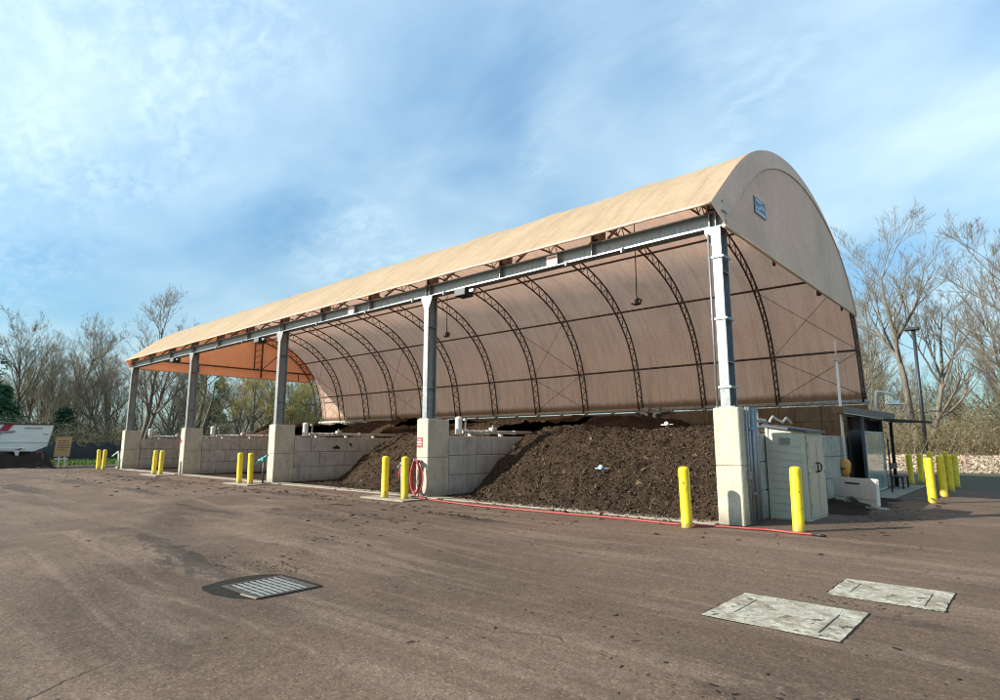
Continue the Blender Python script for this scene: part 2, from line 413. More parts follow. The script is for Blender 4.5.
M['twig_far'] = island_mat('grey_brown_far_twigs', [(.18,.16,.11),(.27,.235,.165),(.21,.195,.125),(.32,.275,.20)], .9)
M['twig_dark'] = island_mat('dark_mossy_twigs', [(.12,.11,.07),(.19,.17,.11),(.15,.14,.085),(.23,.205,.14)], .9)
M['twig_gold'] = island_mat('yellow_green_twigs', [(.30,.27,.10),(.42,.34,.13),(.26,.26,.10),(.48,.36,.14)], .85)
M['twig_pale'] = island_mat('pale_twigs', [(.13,.11,.08),(.22,.185,.13),(.11,.095,.068),(.27,.23,.165)], .9)  # twig colours of their own, picked at random per piece
M['thicket'] = island_mat('thicket_stems', [(.13,.105,.062),(.22,.175,.105),(.10,.09,.045),(.31,.25,.16),(.15,.125,.065)], .9)
M['thicket_leaf'] = island_mat('thicket_leaves', [(.085,.078,.034),(.13,.11,.045),(.18,.135,.07),(.075,.07,.03),(.22,.17,.095)], .8)
M['needle'] = island_mat('conifer_needles', [(.022,.075,.045),(.045,.120,.065),(.028,.090,.050),(.075,.150,.07)], .7)
M['grass'] = island_mat('grass_blades', [(.055,.13,.018),(.10,.19,.03),(.075,.15,.022),(.16,.20,.06)], .7)
M['ivy'] = island_mat('shrub_leaves', [(.020,.038,.012),(.045,.066,.018),(.03,.05,.016),(.07,.085,.03)], .7)

# ------------------------------------------------------------------ camera, light, sky
cd = bpy.data.cameras.new('camera'); cam = bpy.data.objects.new('camera', cd); COL.objects.link(cam)
cam.location = (4.462, -12.177, 1.65); cam.rotation_euler = (rad(90+8.754), 0, rad(41.82))
cd.sensor_width = 36; cd.lens = 36*596.37/1000; cd.clip_start = .05; cd.clip_end = 3000
S.camera = cam
ELEV = rad(25.6); sd = Vector((-.58,-.815,0)).normalized()*math.cos(ELEV); sd.z = math.sin(ELEV)
ld = bpy.data.lights.new('sun', 'SUN'); ld.energy = 4.7; ld.angle = rad(.5); ld.color = (1,.93,.82)
sun = bpy.data.objects.new('sun', ld); COL.objects.link(sun); sun.rotation_euler = (-sd).to_track_quat('-Z','Y').to_euler(); sun.location = (-20,-40,40)
W = bpy.data.worlds.new('World'); S.world = W; W.use_nodes = True
nt = W.node_tree; N = nt.nodes; L = nt.links
sky = N.new('ShaderNodeTexSky'); sky.sky_type = 'NISHITA'; sky.sun_disc = False; sky.sun_elevation = ELEV
sky.sun_rotation = math.atan2(sd.x, sd.y); sky.air_density = 1.0; sky.dust_density = .6; sky.ozone_density = 1.6
g = N.new('ShaderNodeTexCoord').outputs['Generated']
sx = sep(nt, g)
den = math_(nt,'MAXIMUM', math_(nt,'ADD', sx[2], .30), .15)
cb = N.new('ShaderNodeCombineXYZ')
L.new(math_(nt,'DIVIDE', sx[0], den), cb.inputs[0]); L.new(math_(nt,'DIVIDE', sx[1], den), cb.inputs[1])
pl = cb.outputs[0]
def rotz(vec, a, sc):
    n = N.new('ShaderNodeMapping'); n.inputs['Rotation'].default_value = (0,0,a); n.inputs['Scale'].default_value = sc; L.new(vec, n.inputs['Vector']); return n.outputs[0]
SKY_OFF = (9.3, -5.2)
mo = N.new('ShaderNodeVectorMath'); mo.operation = 'ADD'; mo.inputs[1].default_value = (*SKY_OFF,0); L.new(pl, mo.inputs[0]); pl = mo.outputs[0]
veil = ramp(nt, noise(nt, rotz(pl, .5, (1.0,1.15,1)), 1.2, 4, .48, .3), [(.36,0.0),(.64,1.0)])
wisp = ramp(nt, noise(nt, rotz(pl, -.6, (.9,1.4,1)), 2.3, 7, .58, .4), [(.42,0.0),(.74,1.0)])
rip = ramp(nt, noise(nt, rotz(pl, .9, (1,1.6,1)), 20.0, 4, .55, .4), [(.40,0.0),(.66,1.0)])
puff = math_(nt,'MULTIPLY', rip, ramp(nt, noise(nt, pl, 1.7, 3, .5), [(.50,0.0),(.62,1.0)]))
vb = math_(nt,'ADD', math_(nt,'MULTIPLY', veil, .54), .12)
cl = math_(nt,'ADD', vb, math_(nt,'ADD', math_(nt,'MULTIPLY', wisp, .26), math_(nt,'MULTIPLY', puff, .22)), clamp=True)
skyc = mixc(nt, 1.0, sky.outputs[0], (.74,1.08,1.16), 'MULTIPLY')
band = ramp(nt, sx[2], [(.02,.70),(.30,1.08),(.62,1.7)])
skyc = mixc(nt, 1.0, skyc, band, 'MULTIPLY')
cband = ramp(nt, sx[2], [(.02,.62),(.34,1.0),(.62,1.0)])
skyc = mixc(nt, math_(nt,'MULTIPLY', cl, .80), skyc, mixc(nt, 1.0, cband, (6.6,8.2,8.7), 'MULTIPLY'))
bg = N['Background']; bg.inputs['Strength'].default_value = .076; L.new(skyc, bg.inputs['Color'])
S.view_settings.view_transform = 'Standard'; S.view_settings.look = 'None'; S.view_settings.exposure = 0.95; S.view_settings.gamma = 1
S.cycles.filter_width = 1.1; S.cycles.use_denoising = True; S.cycles.max_bounces = 8; S.cycles.transparent_max_bounces = 8

# ------------------------------------------------------------------ ground and yard
mb = MB(); mb.add([(-900,-900,0),(900,-900,0),(900,900,0),(-900,900,0)], [(0,1,2,3)])
tag(mb.build('ground', M['earth']), kind='structure')

def fbm(x, y, sc, seed, octv=5, gain=.55):
    """cheap value noise, vectorised"""
    x = np.asarray(x,float)*sc; y = np.asarray(y,float)*sc; out = np.zeros(np.broadcast(x,y).shape); amp = 1.0; tot = 0
    r = np.random.default_rng(seed); T = r.random((256,256))
    for _ in range(octv):
        xi = np.floor(x).astype(int); yi = np.floor(y).astype(int); fx = x-xi; fy = y-yi
        fx = fx*fx*(3-2*fx); fy = fy*fy*(3-2*fy)
        a = T[xi%256,yi%256]; b = T[(xi+1)%256,yi%256]; c = T[xi%256,(yi+1)%256]; d = T[(xi+1)%256,(yi+1)%256]
        out += amp*((a*(1-fx)+b*fx)*(1-fy)+(c*(1-fx)+d*fx)*fy); tot += amp; amp *= gain; x = x*2.03+17.3; y = y*2.03+5.1
    return out/tot*2-1
def grid_faces(nx, ny):
    i, j = np.meshgrid(np.arange(nx-1), np.arange(ny-1), indexing='ij'); a = (i*ny+j).ravel()
    return np.stack([a, a+ny, a+ny+1, a+1], 1)
def sm(a, b, t):
    t = np.clip((t-a)/(b-a),0,1); return t*t*(3-2*t)
# asphalt sheet 4 mm above the ground, with the low swells of the driven surface
xs = np.concatenate([np.arange(-47,-12,.5), np.arange(-12,6,.16), np.arange(6,40.1,2.)])
ys = np.concatenate([np.arange(-60,-13,3.), np.arange(-13,-.8,.16), np.arange(-.8,28.6,.7)])
X, Y = np.meshgrid(xs, ys, indexing='ij')
sw = (fbm(X*.6, Y, .42, 3, 4)*.5+.5)**2*.12+(fbm(X, Y, 1.9, 5, 4)*.5+.5)*.03*sm(-1,-5,X)+(fbm(X,Y,.9,6,5)*.5+.5)**3*.12*sm(-1,-5,X)
mask = sm(-1.5,-4.5,Y)*sm(1.0,-4.0,X)*sm(-.2,1.2,np.hypot((X+2.4)/1.3,(Y+8.7)/.9)-1.0)
wave = X*0
# shallow channel that drains to the grate from the bays, with uneven raised banks
wob_ = fbm(X,Y,.7,13,4)*.5
ax_, ay_, bx_, by_ = -11.5,-5.4,-3.2,-8.6
tt_ = np.clip(((X-ax_)*(bx_-ax_)+(Y-ay_)*(by_-ay_))/((bx_-ax_)**2+(by_-ay_)**2),0,1.0)
dd_ = np.hypot(X-(ax_+tt_*(bx_-ax_)), Y-(ay_+tt_*(by_-ay_)))+wob_*.5
bank = .065*sm(.15,1.2,dd_)*sm(4.2,1.2,dd_)*(.6+.8*(fbm(X,Y,.8,14,4)*.5+.5))+.05*sm(.35,.9,dd_)*np.clip(fbm(X,Y,2.4,15,4),0,1)*sm(3,1,dd_)
Zy = .004+(sw+bank)*mask; Y_YARD = ys.copy()
edge = fbm(Y*0+3, Y, .35, 11, 4)*1.2
Xe = X+np.where(X < -44, edge, 0)
o = raw_mesh('yard', np.stack([Xe,Y,Zy],-1).reshape(-1,3), grid_faces(len(xs),len(ys)), M['yard'])
tag(o, kind='structure')
def yard_z(x, y):
    return .004

# bay floor soil and concrete kerb strip
tag(MB().box((-37.9,.36,.0),(-.3,14.2,.010)).build('bay_floor', M['floor']), kind='structure')
k = MB()
PIERX = [-.26, -9.63, -19.0, -28.25, -37.5]      # centres of the five piers
for a, b in zip(PIERX[:-1], PIERX[1:]):
    n = 4; w = (a-.27-(b+.27))/n
    for i in range(n):
        x1 = a-.27-i*w; k.box((x1-w+.004,-.17,0),(x1-.004,.34,.035), .008)
tag(k.build('kerb', M['slab']), kind='structure')
for i, (x0, x1) in enumerate([(-10.75,-8.75),(-20.0,-17.9),(-29.6,-27.4)]):
    p = MB(); p.box((x0,-1.42,0),(x1,-.70 if i else -.72,.045), .012); tag(p.build('concrete_pad', M['slab']), kind='structure')

# ------------------------------------------------------------------ the shelter
X0, X1 = -.235, -37.8
BAY = (X0-X1)/12
raw_o = [(-.05,6.75),(.20,6.99),(.54,7.27),(1.21,7.86),(1.95,8.46),(2.71,8.96),(3.53,9.34),(4.38,9.63),(5.29,9.82),(6.25,9.92),(7.26,9.90),(8.33,9.76),(9.46,9.5),(10.64,9.08),(11.63,8.55),(12.6,7.75),(13.4,6.75),(13.85,5.75),(14.09,4.85),(14.26,3.81),(14.34,3.3),(14.36,3.12)]
k_ = .9863
po = np.array([((y+12.177)*k_-12.177, (z-1.65)*k_+1.65) for y, z in raw_o])
def resample(p, n, smooth=2):
    d = np.r_[0, np.cumsum(np.hypot(*np.diff(p,axis=0).T))]
    t = np.linspace(0, d[-1], 160); q = np.stack([np.interp(t,d,p[:,0]), np.interp(t,d,p[:,1])],1)
    for _ in range(smooth*6):
        q[1:-1] = .25*q[:-2]+.5*q[1:-1]+.25*q[2:]
    d = np.r_[0, np.cumsum(np.hypot(*np.diff(q,axis=0).T))]; t = np.linspace(0,d[-1],n)
    return np.stack([np.interp(t,d,q[:,0]), np.interp(t,d,q[:,1])],1)
PO = resample(po, 64)
def normals(p):
    d = np.gradient(p,axis=0); n = np.stack([d[:,1],-d[:,0]],1)       # points inwards (down/right)
    return n/np.linalg.norm(n,axis=1,keepdims=True)
NI = normals(PO)
PCH = PO+NI*.09            # outer chord
PIN = PO+NI*.52            # inner chord
LOC = Vector((-19.0,.3,0))
shelter = thing('fabric_shelter', 'long open-fronted shelter with tan arched fabric roof on steel posts over the compost bays', 'shelter', (0,0,0))

# roof cover, pulled in a little between the trusses
per = 10; nx = 12*per+1
xs = np.linspace(X0, X1, nx); ph = (np.arange(nx)%per)/per
sag = .06*np.abs(np.sin(np.pi*ph))**.8
sag = sag[:,None]*np.sin(np.pi*np.clip(np.linspace(0,1,64)*1.02+.06,0,1))[None,:]
V = np.zeros((nx,64,3)); V[:,:,0] = xs[:,None]
V[:,:,1] = PO[None,:,0]+NI[None,:,0]*sag; V[:,:,2] = PO[None,:,1]+NI[None,:,1]*sag
eave = .015*np.abs(np.sin(np.pi*ph))
V[:,0,2] += eave
raw_mesh('roof_cover', V.reshape(-1,3), grid_faces(nx,64), M['roof'], shelter)
# rope hem along the eave
hm = MB(); hm.tube([(x, PO[0,0]+.0, PO[0,1]+e-.01) for x, e in zip(xs, eave)], .035, 8)
hm.build('eave_hem', M['gable'], shelter)

def gable(x, out, name, zl=6.24):
    """flat end sheet: sloping fascia from the outer arch to the inner one, then the wall down to its hem"""
    root = None
    fa = MB(); keep = [i for i in range(64) if PO[i,1] > zl+.05 and PIN[i,1] > zl-.02 or i < 3]
    keep = [i for i in keep if i < 58]
    a = [(x, PO[i,0], PO[i,1]) for i in keep]; b = [(x+out*.12, PIN[i,0], PIN[i,1]) for i in keep]
    n = len(keep); fa.add(a+b, [(i,i+1,n+i+1,n+i) for i in range(n-1)], True)
    f = fa.build(name.replace('panel','fascia'), M['gable'], shelter, fix=False)
    w = MB(); V = []; F = []
    rows = 5
    pts = [(PIN[i,0], max(PIN[i,1],zl+.01)) for i in keep]
    for (y, z) in pts:
        for r in range(rows):
            V.append((x+out*.115, y, zl+(z-zl)*r/(rows-1)))
    for i in range(n-1):
        for r in range(rows-1): F.append((i*rows+r,(i+1)*rows+r,(i+1)*rows+r+1,i*rows+r+1))
    w.add(V, F, False)
    p = w.build(name, M['gable'], shelter, fix=False)
    t = MB(); t.tube([(x+out*.125, y, z) for y, z in pts], .022, 6)
    t.tube([(x+out*.115, pts[0][0], zl), (x+out*.115, pts[-1][0], zl)], .04, 8)
    t.build('gable_edge_rope', M['gable'], p)
    return p
near = gable(X0, 1, 'gable_panel')
near['label'] = 'tan gable panel with blue sign'
far = gable(X1, -1, 'gable_panel')
# blue printed sign on the near gable
yb, zb = 2.16, 7.14; sgn = MB(); xg = X0+.115
sgn.box((xg+.004,yb,zb),(xg+.022,yb+.80,zb+.42)).build('maker_sign', M['blue'], near)
s2 = MB()
s2.prism([(yb+.05,zb+.17),(yb+.30,zb+.20),(yb+.52,zb+.30),(yb+.75,zb+.26),(yb+.75,zb+.19),(yb+.5,zb+.22),(yb+.3,zb+.13),(yb+.05,zb+.12)], 0, xg+.0225, xg+.026)
s2.build('sign_wave', M['skyblue'], near)
s3 = MB(); s3.box((xg+.0225,yb+.06,zb+.045),(xg+.026,yb+.74,zb+.085)); s3.box((xg+.0225,yb+.10,zb+.335),(xg+.026,yb+.5,zb+.37))
s3.build('sign_band', M['white'], near)

# trusses
def truss_mb():
    t = MB()
    i0 = 1; i1 = 62
    t.tube([(0,PCH[i,0],PCH[i,1]) for i in range(i0,64,2)], .038, 6)
    t.tube([(0,PIN[i,0],PIN[i,1]) for i in range(3,62,2)]+[(0,PIN[62,0]+.05,3.12)], .038, 6)
    last = None
    for j, i in enumerate(range(3,62,2)):
        a = PCH[i]; b = PIN[min(i+1,63)]; c = PCH[min(i+2,63)]
        t.tube([(0,*a),(0,*b)], .02, 5, smooth=False); t.tube([(0,*b),(0,*c)], .02, 5, smooth=False)
    return t
tr0 = truss_mb().build('arch_truss', M['truss'], shelter, (X0-.06,0,0))
def br_mb():
    b = MB()
    b.box((-.16,.12,6.60),(.16,.50,6.625)); b.box((-.13,.16,6.625),(-.09,.46,6.93)); b.box((.09,.16,6.625),(.13,.46,6.93))
    b.tube([(-.2,.3,6.86),(.2,.3,6.86)], .025, 6); b.box((-.09,.22,6.70),(.09,.42,6.96), .01)
    return b
br0 = br_mb().build('truss_base', M['truss'], shelter, (X0-.14,0,0))
for i in range(1,13):
    c = tr0.copy(); COL.objects.link(c); c.parent = shelter; c.location = (X0-i*BAY+(.06 if i == 12 else 0),0,0)
    c = br0.copy(); COL.objects.link(c); c.parent = shelter; c.location = (X0-i*BAY+(.14 if i == 12 else 0),0,0)
# purlins along the inner chord
def at_chord(z=None, y=None, rear=True):
    if z is not None:
        idx = [i for i in range(32,64)]; i = min(idx, key=lambda i: abs(PIN[i,1]-z))
    else: i = min(range(64), key=lambda i: abs(PIN[i,0]-y))
    return PIN[i]
for z, y in ((5.0,None),(7.45,None),(None,8.6),(None,5.0),(None,2.2)):
    q = at_chord(z,y); p = MB(); p.tube([(X0,q[0],q[1]),(X1,q[0],q[1])], .045, 7); p.build('purlin', M['truss'], shelter)
# cross cables in the end bays and mid bays
def chord_pt(x, z): q = at_chord(z); return (x,q[0]+.2,q[1])
for i in (0,4,8,11):
    xa = X0-i*BAY; xb = xa-BAY
    for za, zb_ in ((3.3,5.0),(5.0,7.45)):
        for q0, q1 in ((xa,xb),(xb,xa)):
            c_ = MB(); c_.tube([chord_pt(q0,za),chord_pt(q1,zb_)], .011, 4); c_.build('brace_cable', M['truss'], shelter)
# end frames behind the gables: rail and hanging verticals
for xg_, s in ((X0-.12,-1),(X1+.12,1)):
    e = MB(); zr = 6.85
    y0 = float(np.interp(zr,[PIN[i,1] for i in range(2,12)],[PIN[i,0] for i in range(2,12)])); y1 = 12.6
    e.tube([(xg_,y0,zr),(xg_,y1,zr)], .06, 6)
    for yv in (4.2,8.6,11.6):
        zt = float(np.interp(yv,PIN[:50,0],PIN[:50,1])); e.tube([(xg_,yv,6.3),(xg_,yv,zr)], .04, 6)
        if yv == 8.6:
            e.tube([(xg_,yv,6.3),(xg_,yv,zt)], .07, 6); e.tube([(xg_+.0,yv-.55,zr),(xg_,yv-.55,zt)], .05, 6)
            for q in np.arange(zr,zt-.3,.45): e.tube([(xg_,yv-.55,q),(xg_,yv,q+.22)], .02, 4)
            e.tube([(xg_,yv,zr),(xg_,yv+1.5,8.3)], .03, 4)
    e.build('gable_frame', M['truss'], shelter)

# front beam: I-section
bm_ = MB()
bm_.box((-37.75,.285,6.275),(-.12,.315,6.585)); bm_.box((-37.75,.15,6.25),(-.12,.45,6.275)); bm_.box((-37.75,.15,6.585),(-.12,.45,6.61))
beam = bm_.build('front_beam', M['galv'], shelter)
for i in range(13):
    xx = X0-.14-i*(BAY-.02)
    for dx in ((-.07,.07) if i%3 == 0 else (0,)):
        st = MB(); st.box((xx+dx-.008,.158,6.276),(xx+dx+.008,.284,6.584)); st.box((xx+dx-.008,.3155,6.276),(xx+dx+.008,.44,6.584)); st.build('stiffener', M['galv'], beam)
for xx in (-2.6,-4.25,-8.9,-10.4,-13.0,-16.2,-22.5,-25.3):
    cl = MB(); cl.box((xx-.05,.13,6.20),(xx+.05,.20,6.30), .01); cl.box((xx-.02,.10,6.17),(xx+.02,.14,6.28)); cl.build('beam_clamp', M['galv_dark'], beam)
for xx, lab in ((-4.71,'white plate with red print'),(-13.89,'white plate with red print')):
    p = MB(); p.box((xx-.17,.135,6.29),(xx+.17,.147,6.55)); o = p.build('beam_plate', M['white'], beam)
    p = MB()
    for q in (0,1,2): p.box((xx-.13,.131,6.33+q*.07),(xx+.13,.1345,6.36+q*.07))
    p.build('plate_print', M['redpaint'], o)
# steel posts
def post_mb(right=True):
    t = MB(); z0, z1 = 2.345, 6.25
    t.box((-.098,-.19,z0+.03),(.098,-.165,z1)); t.box((-.098,.165,z0+.03),(.098,.19,z1)); t.box((-.012,-.165,z0+.03),(.012,.165,z1))
    t.box((-.2,-.22,z0),(.2,.22,z0+.03))
    t.prism([(-.0985,z1-.42),(-.25,z1-.10),(-.25,z1-.004),(-.0985,z1-.004)], 1, -.189, -.166)
    if right: t.prism([(.0985,z1-.42),(.25,z1-.10),(.25,z1-.004),(.0985,z1-.004)], 1, -.189, -.166)
    for z in (3.3,5.25): t.box((-.095,-.164,z),(-.013,.164,z+.015)); t.box((.013,-.164,z),(.095,.164,z+.015))
    return t
POSTX = [-.29,-9.68,-19.03,-28.28,-37.5]
post_mb(False).build('steel_post', M['galv'], shelter, (POSTX[0],.30,0))
p0 = post_mb().build('steel_post', M['galv'], shelter, (POSTX[1],.30,0))
for x in POSTX[2:]:
    c = p0.copy(); COL.objects.link(c); c.parent = shelter; c.location = (x,.30,0)
for x, zz in ((POSTX[0],(2.75,4.2,5.55)),):
    t = MB(); t.tube([(x-.16,.08,2.36),(x-.16,.08,6.1)], .022, 6)
    for z in zz: t.box((x-.19,.085,z),(x+.145,.109,z+.05)); t.box((x+.12,.11,z),(x+.145,.5,z+.05))
    t.build('post_conduit', M['galv_dark'], shelter)
# rear sill pipe on the wall
t = MB(); t.tube([(X0+.1,13.72,3.15),(X1-.1,13.72,3.15)], .085, 10)
for x in np.arange(X1,X0+.1,BAY/2): t.box((x-.06,13.62,3.02),(x+.06,13.80,3.10))
t.build('sill_pipe', M['pvc'], shelter)

# ------------------------------------------------------------------ piers
pier_lab = ['nearest concrete pier, its front face sunlit with a bollard shadow and conduits on its side',
            'concrete pier carrying a small red sign and the coiled red hose',
            'concrete pier with a teal hydrant standing at its front corner',
            'concrete pier with a round red mark, second from the far end of the shelter',
            'last concrete pier at the far end, next to the pale bent pump handle']
piers = []
for i, x in enumerate(PIERX):
    t = thing('concrete_pier', pier_lab[i], 'pier', (x,0,0), 0, 'concrete piers under the steel posts')
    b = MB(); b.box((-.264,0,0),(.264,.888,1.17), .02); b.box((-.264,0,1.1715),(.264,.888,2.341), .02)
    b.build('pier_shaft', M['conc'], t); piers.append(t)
t = MB()
for dx, dy, r in ((.30,.30,.022),(.30,.42,.035),(.31,.60,.05),(.31,.76,.05)): t.tube([(dx,dy,.05),(dx,dy,2.36)], r, 8)
t.box((.265,.24,.9),(.33,.36,1.06)); t.box((.265,.36,.6),(.36,.48,.64)); t.box((.265,.36,1.9),(.36,.48,1.94))
t.build('conduit', M['galv_dark'], piers[0])
t = MB(); t.box((-.225,-.014,1.48),(.015,-.002,1.78)); sg = t.build('red_sign', M['redpaint'], piers[1])
t = MB()
for q, (a, b) in enumerate([(-.19,-.02),(-.2,-.01),(-.17,-.04)]): t.box((a,-.0185,1.545+q*.075),(b,-.0145,1.575+q*.075))
t.build('sign_lettering', M['white'], sg)
t = MB(); t.add([(-.12+.10*math.cos(a),-.004-.006*q,1.69+.10*math.sin(a)) for q in (0,1) for a in np.linspace(0,2*math.pi,20,endpoint=False)],
               [tuple(range(20)),tuple(range(20,40))]+[(j,(j+1)%20,20+(j+1)%20,20+j) for j in range(20)]); t.build('round_mark', M['redpaint'], piers[3])

# ------------------------------------------------------------------ bay walls of big blocks
wall_lab = ['block side wall at the near end, behind the shed and the kiosk',
            'block dividing wall behind the pier with the coiled hose',
            'block dividing wall behind the pier with the teal hydrant, dark spatters on its top course',
            'block dividing wall behind the pier with the round red mark',
            'block wall at the far end of the shelter behind the last pier']
for i, x in enumerate(PIERX):
    w = MB(); rw = np.random.default_rng(20+i)
    xc = x+.02 if i else -.33
    for c in range(3):
        y = .90-(.0 if c%2 else .45); first = True
        while y < 13.6:
            ln = 1.22 if not (first and c%2 == 0) else 1.22
            a = max(y,.895); b = min(y+1.22,13.6); first = False
            j = rw.uniform(-.008,.008)
            if b-a > .1: w.box((xc-.24+j,a+.006,c*.61+.004),(xc+.24+j,b-.006,c*.61+.606), .018)
            y += 1.22
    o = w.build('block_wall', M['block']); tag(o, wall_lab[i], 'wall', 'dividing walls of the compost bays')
    if i == 2:   # black spatters
        sp = MB()
        for (y, z, s) in ((2.9,1.42,.10),(3.0,1.38,.07),(3.62,1.55,.06),(3.68,1.48,.05),(2.78,1.40,.06)):
            n = 9; r_ = [s*rw.uniform(.6,1.2) for _ in range(n)]
            ring = [(0,y+r_[q]*math.cos(q*2*math.pi/n),z+.8*r_[q]*math.sin(q*2*math.pi/n)) for q in range(n)]
            sp.add([(xc+.25,p[1],p[2]) for p in ring]+[(xc+.262,p[1],p[2]) for p in ring], [tuple(range(n)),tuple(range(n,2*n))]+[(q,(q+1)%n,n+(q+1)%n,n+q) for q in range(n)])
        sp.build('dark_spatter', M['floor'], o)
w = MB()
for i, x in enumerate(np.arange(X1,X0-.1,1.565)):
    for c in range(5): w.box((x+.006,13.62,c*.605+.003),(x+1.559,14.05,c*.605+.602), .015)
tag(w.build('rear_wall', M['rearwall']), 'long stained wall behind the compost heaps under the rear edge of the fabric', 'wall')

# ------------------------------------------------------------------ aeration pipes on the walls
pipe_lab = [None,'white aeration pipe with upright riser on the wall behind the hose pier','white aeration pipe with upright riser on the wall behind the teal hydrant',
            'white aeration pipe on the wall second from the far end','white aeration pipe on the far end wall']
def pipe_thing(x, label, y1):
    t = thing('aeration_pipe', label, 'pipe', (x,1.35,1.835), 0, 'aeration pipes on the dividing walls')
    m = MB(); m.tube([(0,.3,.14),(0,y1-1.35,.14)], .058, 10)
    for y in (1.4,2.8): m.tube([(0,y,.14),(0,y+.16,.14)], .074, 10)
    for y in np.arange(.6,y1-1.5,1.5): m.box((-.08,y,0),(.08,y+.08,.09))
    m.build('pipe', M['pvc'], t)
    m = MB(); m.lathe([(.11,.05),(.115,.08),(.115,.52),(.12,.54),(.12,.58),(.06,.62),(.0,.63)], (0,.1,0), 14); m.build('riser', M['white'], t)
    m = MB(); m.tube([(0,.42,.0),(0,.42,.52),(0,.36,.56)], .03, 8); m.box((-.05,.34,.5),(.05,.46,.56)); m.build('hand_valve', M['pvc'], t)
    m = MB(); m.box((-.11,1.62,.10),(.11,1.86,.30), .03); m.tube([(0,1.74,.3),(0,1.74,.37)], .03, 6); m.build('pipe_coupling', M['pvc'], t)
    return t
for i in range(1,5): pipe_thing(PIERX[i]+.1, pipe_lab[i], [0,5.2,6.6,13,13][i])
t = thing('standpipe', 'bent white pipes rising beside the nearest pier above the shed', 'pipe', (-.3,1.5,1.835))
m = MB(); m.tube([(0,0,0),(0,0,.52),(0,.45,.52),(0,.45,.0)], .035, 8); m.build('pipe_loop', M['pvc'], t)
m = MB(); m.tube([(.02,.05,.12),(.02,1.2,.12)], .06, 8); m.tube([(.02,.05,.30),(.02,.9,.30),(.02,1.1,.12)], .045, 8); m.tube([(0,1.3,.3),(0,1.55,.42),(0,1.9,.35),(0,2.3,.3),(0,2.6,.42),(0,3.0,.3)], .03, 6); m.build('side_pipe', M['pvc'], t)
t = thing('rear_standpipe', 'pair of white upright pipes joined to the sill pipe at the rear wall', 'pipe', (-9.0,13.45,0))
m = MB()
for dx in (-.22,.22): m.tube([(dx,0,1.9),(dx,0,2.95),(dx*2.4,.05,3.0)], .10, 8)
m.build('upright', M['pvc'], t); m = MB(); m.tube([(-.8,.08,3.03),(.9,.08,3.03)], .07, 8); m.box((-.36,-.06,3.02),(-.08,.12,3.26), .03); m.box((.25,-.06,3.02),(.5,.12,3.26), .03); m.build('pipe_tee', M['galv_dark'], t)

# ------------------------------------------------------------------ compost heaps
def heap(x0, x1, toe, plateau, label, seed, fine=.07, ymax=13.6, slope=.68, nch=0, loc_y=2.0, chip_y=6.5):
    xs = np.arange(x0, x1+.001, fine)
    ys = np.concatenate([np.arange(-1.0, chip_y, fine), np.arange(chip_y, ymax+.01, fine*3)])
    X, Y = np.meshgrid(xs, ys, indexing='ij')
    def H(X, Y):
        d = Y-toe(X)+fbm(X,Y,.8,seed,4)*.35
        pl = plateau(X,Y)+fbm(X,Y,.7,seed+1,4)*.22
        z = slope*d
        z = pl-np.log1p(np.exp((pl-z)*4))/4*1.0
        return z+fbm(X,Y,1.3,seed+5,4,.6)*.13+fbm(X,Y,3.2,seed+2,4,.65)*.12+fbm(X,Y,9.0,seed+3,3,.7)*.06
    Z = H(X,Y)
    V = np.stack([X-(x0+x1)/2, Y-loc_y, Z], -1).reshape(-1,3); F = grid_faces(len(xs),len(ys))
    ok = (Z.ravel()[F] > -.03).any(1); F = F[ok]
    u, inv = np.unique(F, return_inverse=True); V = V[u]; F = inv.reshape(F.shape)
    V[:,2] = np.maximum(V[:,2], .006)
    t = thing('compost_heap', label, 'compost heap', ((x0+x1)/2,loc_y,0), 0, 'compost heaps in the bays')
    raw_mesh('heap_body', V, F, M['compost'], t)
    if nch:
        r = np.random.default_rng(seed+9); cx = r.uniform(x0+.05,x1-.05,nch*3); cy = r.uniform(-.9,chip_y,nch*3)
        cz = H(cx,cy); k = (cz > -.02); cx, cy, cz = cx[k][:nch], cy[k][:nch], cz[k][:nch]
        m_ = nch//22; ex = r.uniform(x0+.1,x1-.1,m_); ey = toe(ex)-np.abs(r.normal(0,.38,m_)); kk = ey > -.75
        cx = np.r_[cx,ex[kk]]; cy = np.r_[cy,ey[kk]]; cz = np.r_[cz,np.where(ey[kk] > -.17,.036,.006)]
        n = len(cx); s = r.gamma(1.6,.0085,n)+.010; s[:n//40] *= 2.4
        base = np.array([(1,0,-.25),(-.6,.8,-.25),(-.5,-.8,-.25),(.1,0,.55)])
        q = r.normal(size=(n,3,3)); q, _ = np.linalg.qr(q)
        st_ = np.stack([r.uniform(.7,1.5,n),r.uniform(.6,1,n),r.uniform(.5,.9,n)],1)
        P = np.einsum('nij,nkj->nki', q, base[None]*st_[:,None,:])*s[:,None,None]
        P += np.stack([cx-(x0+x1)/2,cy-loc_y,np.maximum(cz,0.01)+.012],1)[:,None,:]
        F = np.array([(0,1,2),(0,3,1),(1,3,2),(2,3,0)])[None]+4*np.arange(n)[:,None,None]
        o = raw_mesh('loose_chips', P.reshape(-1,3), F.reshape(-1,3), M['chips'], t, False); o['kind'] = 'stuff'
    return t, H
toe1 = lambda x: np.interp(x, [-9.4,-8.6,-7.2,-5,-2,-.5],[2.0,.95,.55,.40,.42,.5])
pl1 = lambda x, y: 2.04+.62*sm(-6.0,-8.4,x)*sm(6.5,10,y)-.45*sm(-6.5,-3.5,x)*sm(4.5,8,y)
heap1, H1 = heap(-9.37,-.58, toe1, pl1, 'large sunlit heap of brown compost between the nearest pier and the hose pier', 40, .055, nch=52000)
toe2 = lambda x: np.interp(x, [-18.7,-17,-15,-12.5,-10.2,-9.9],[3.2,1.9,1.0,.65,.5,.5])
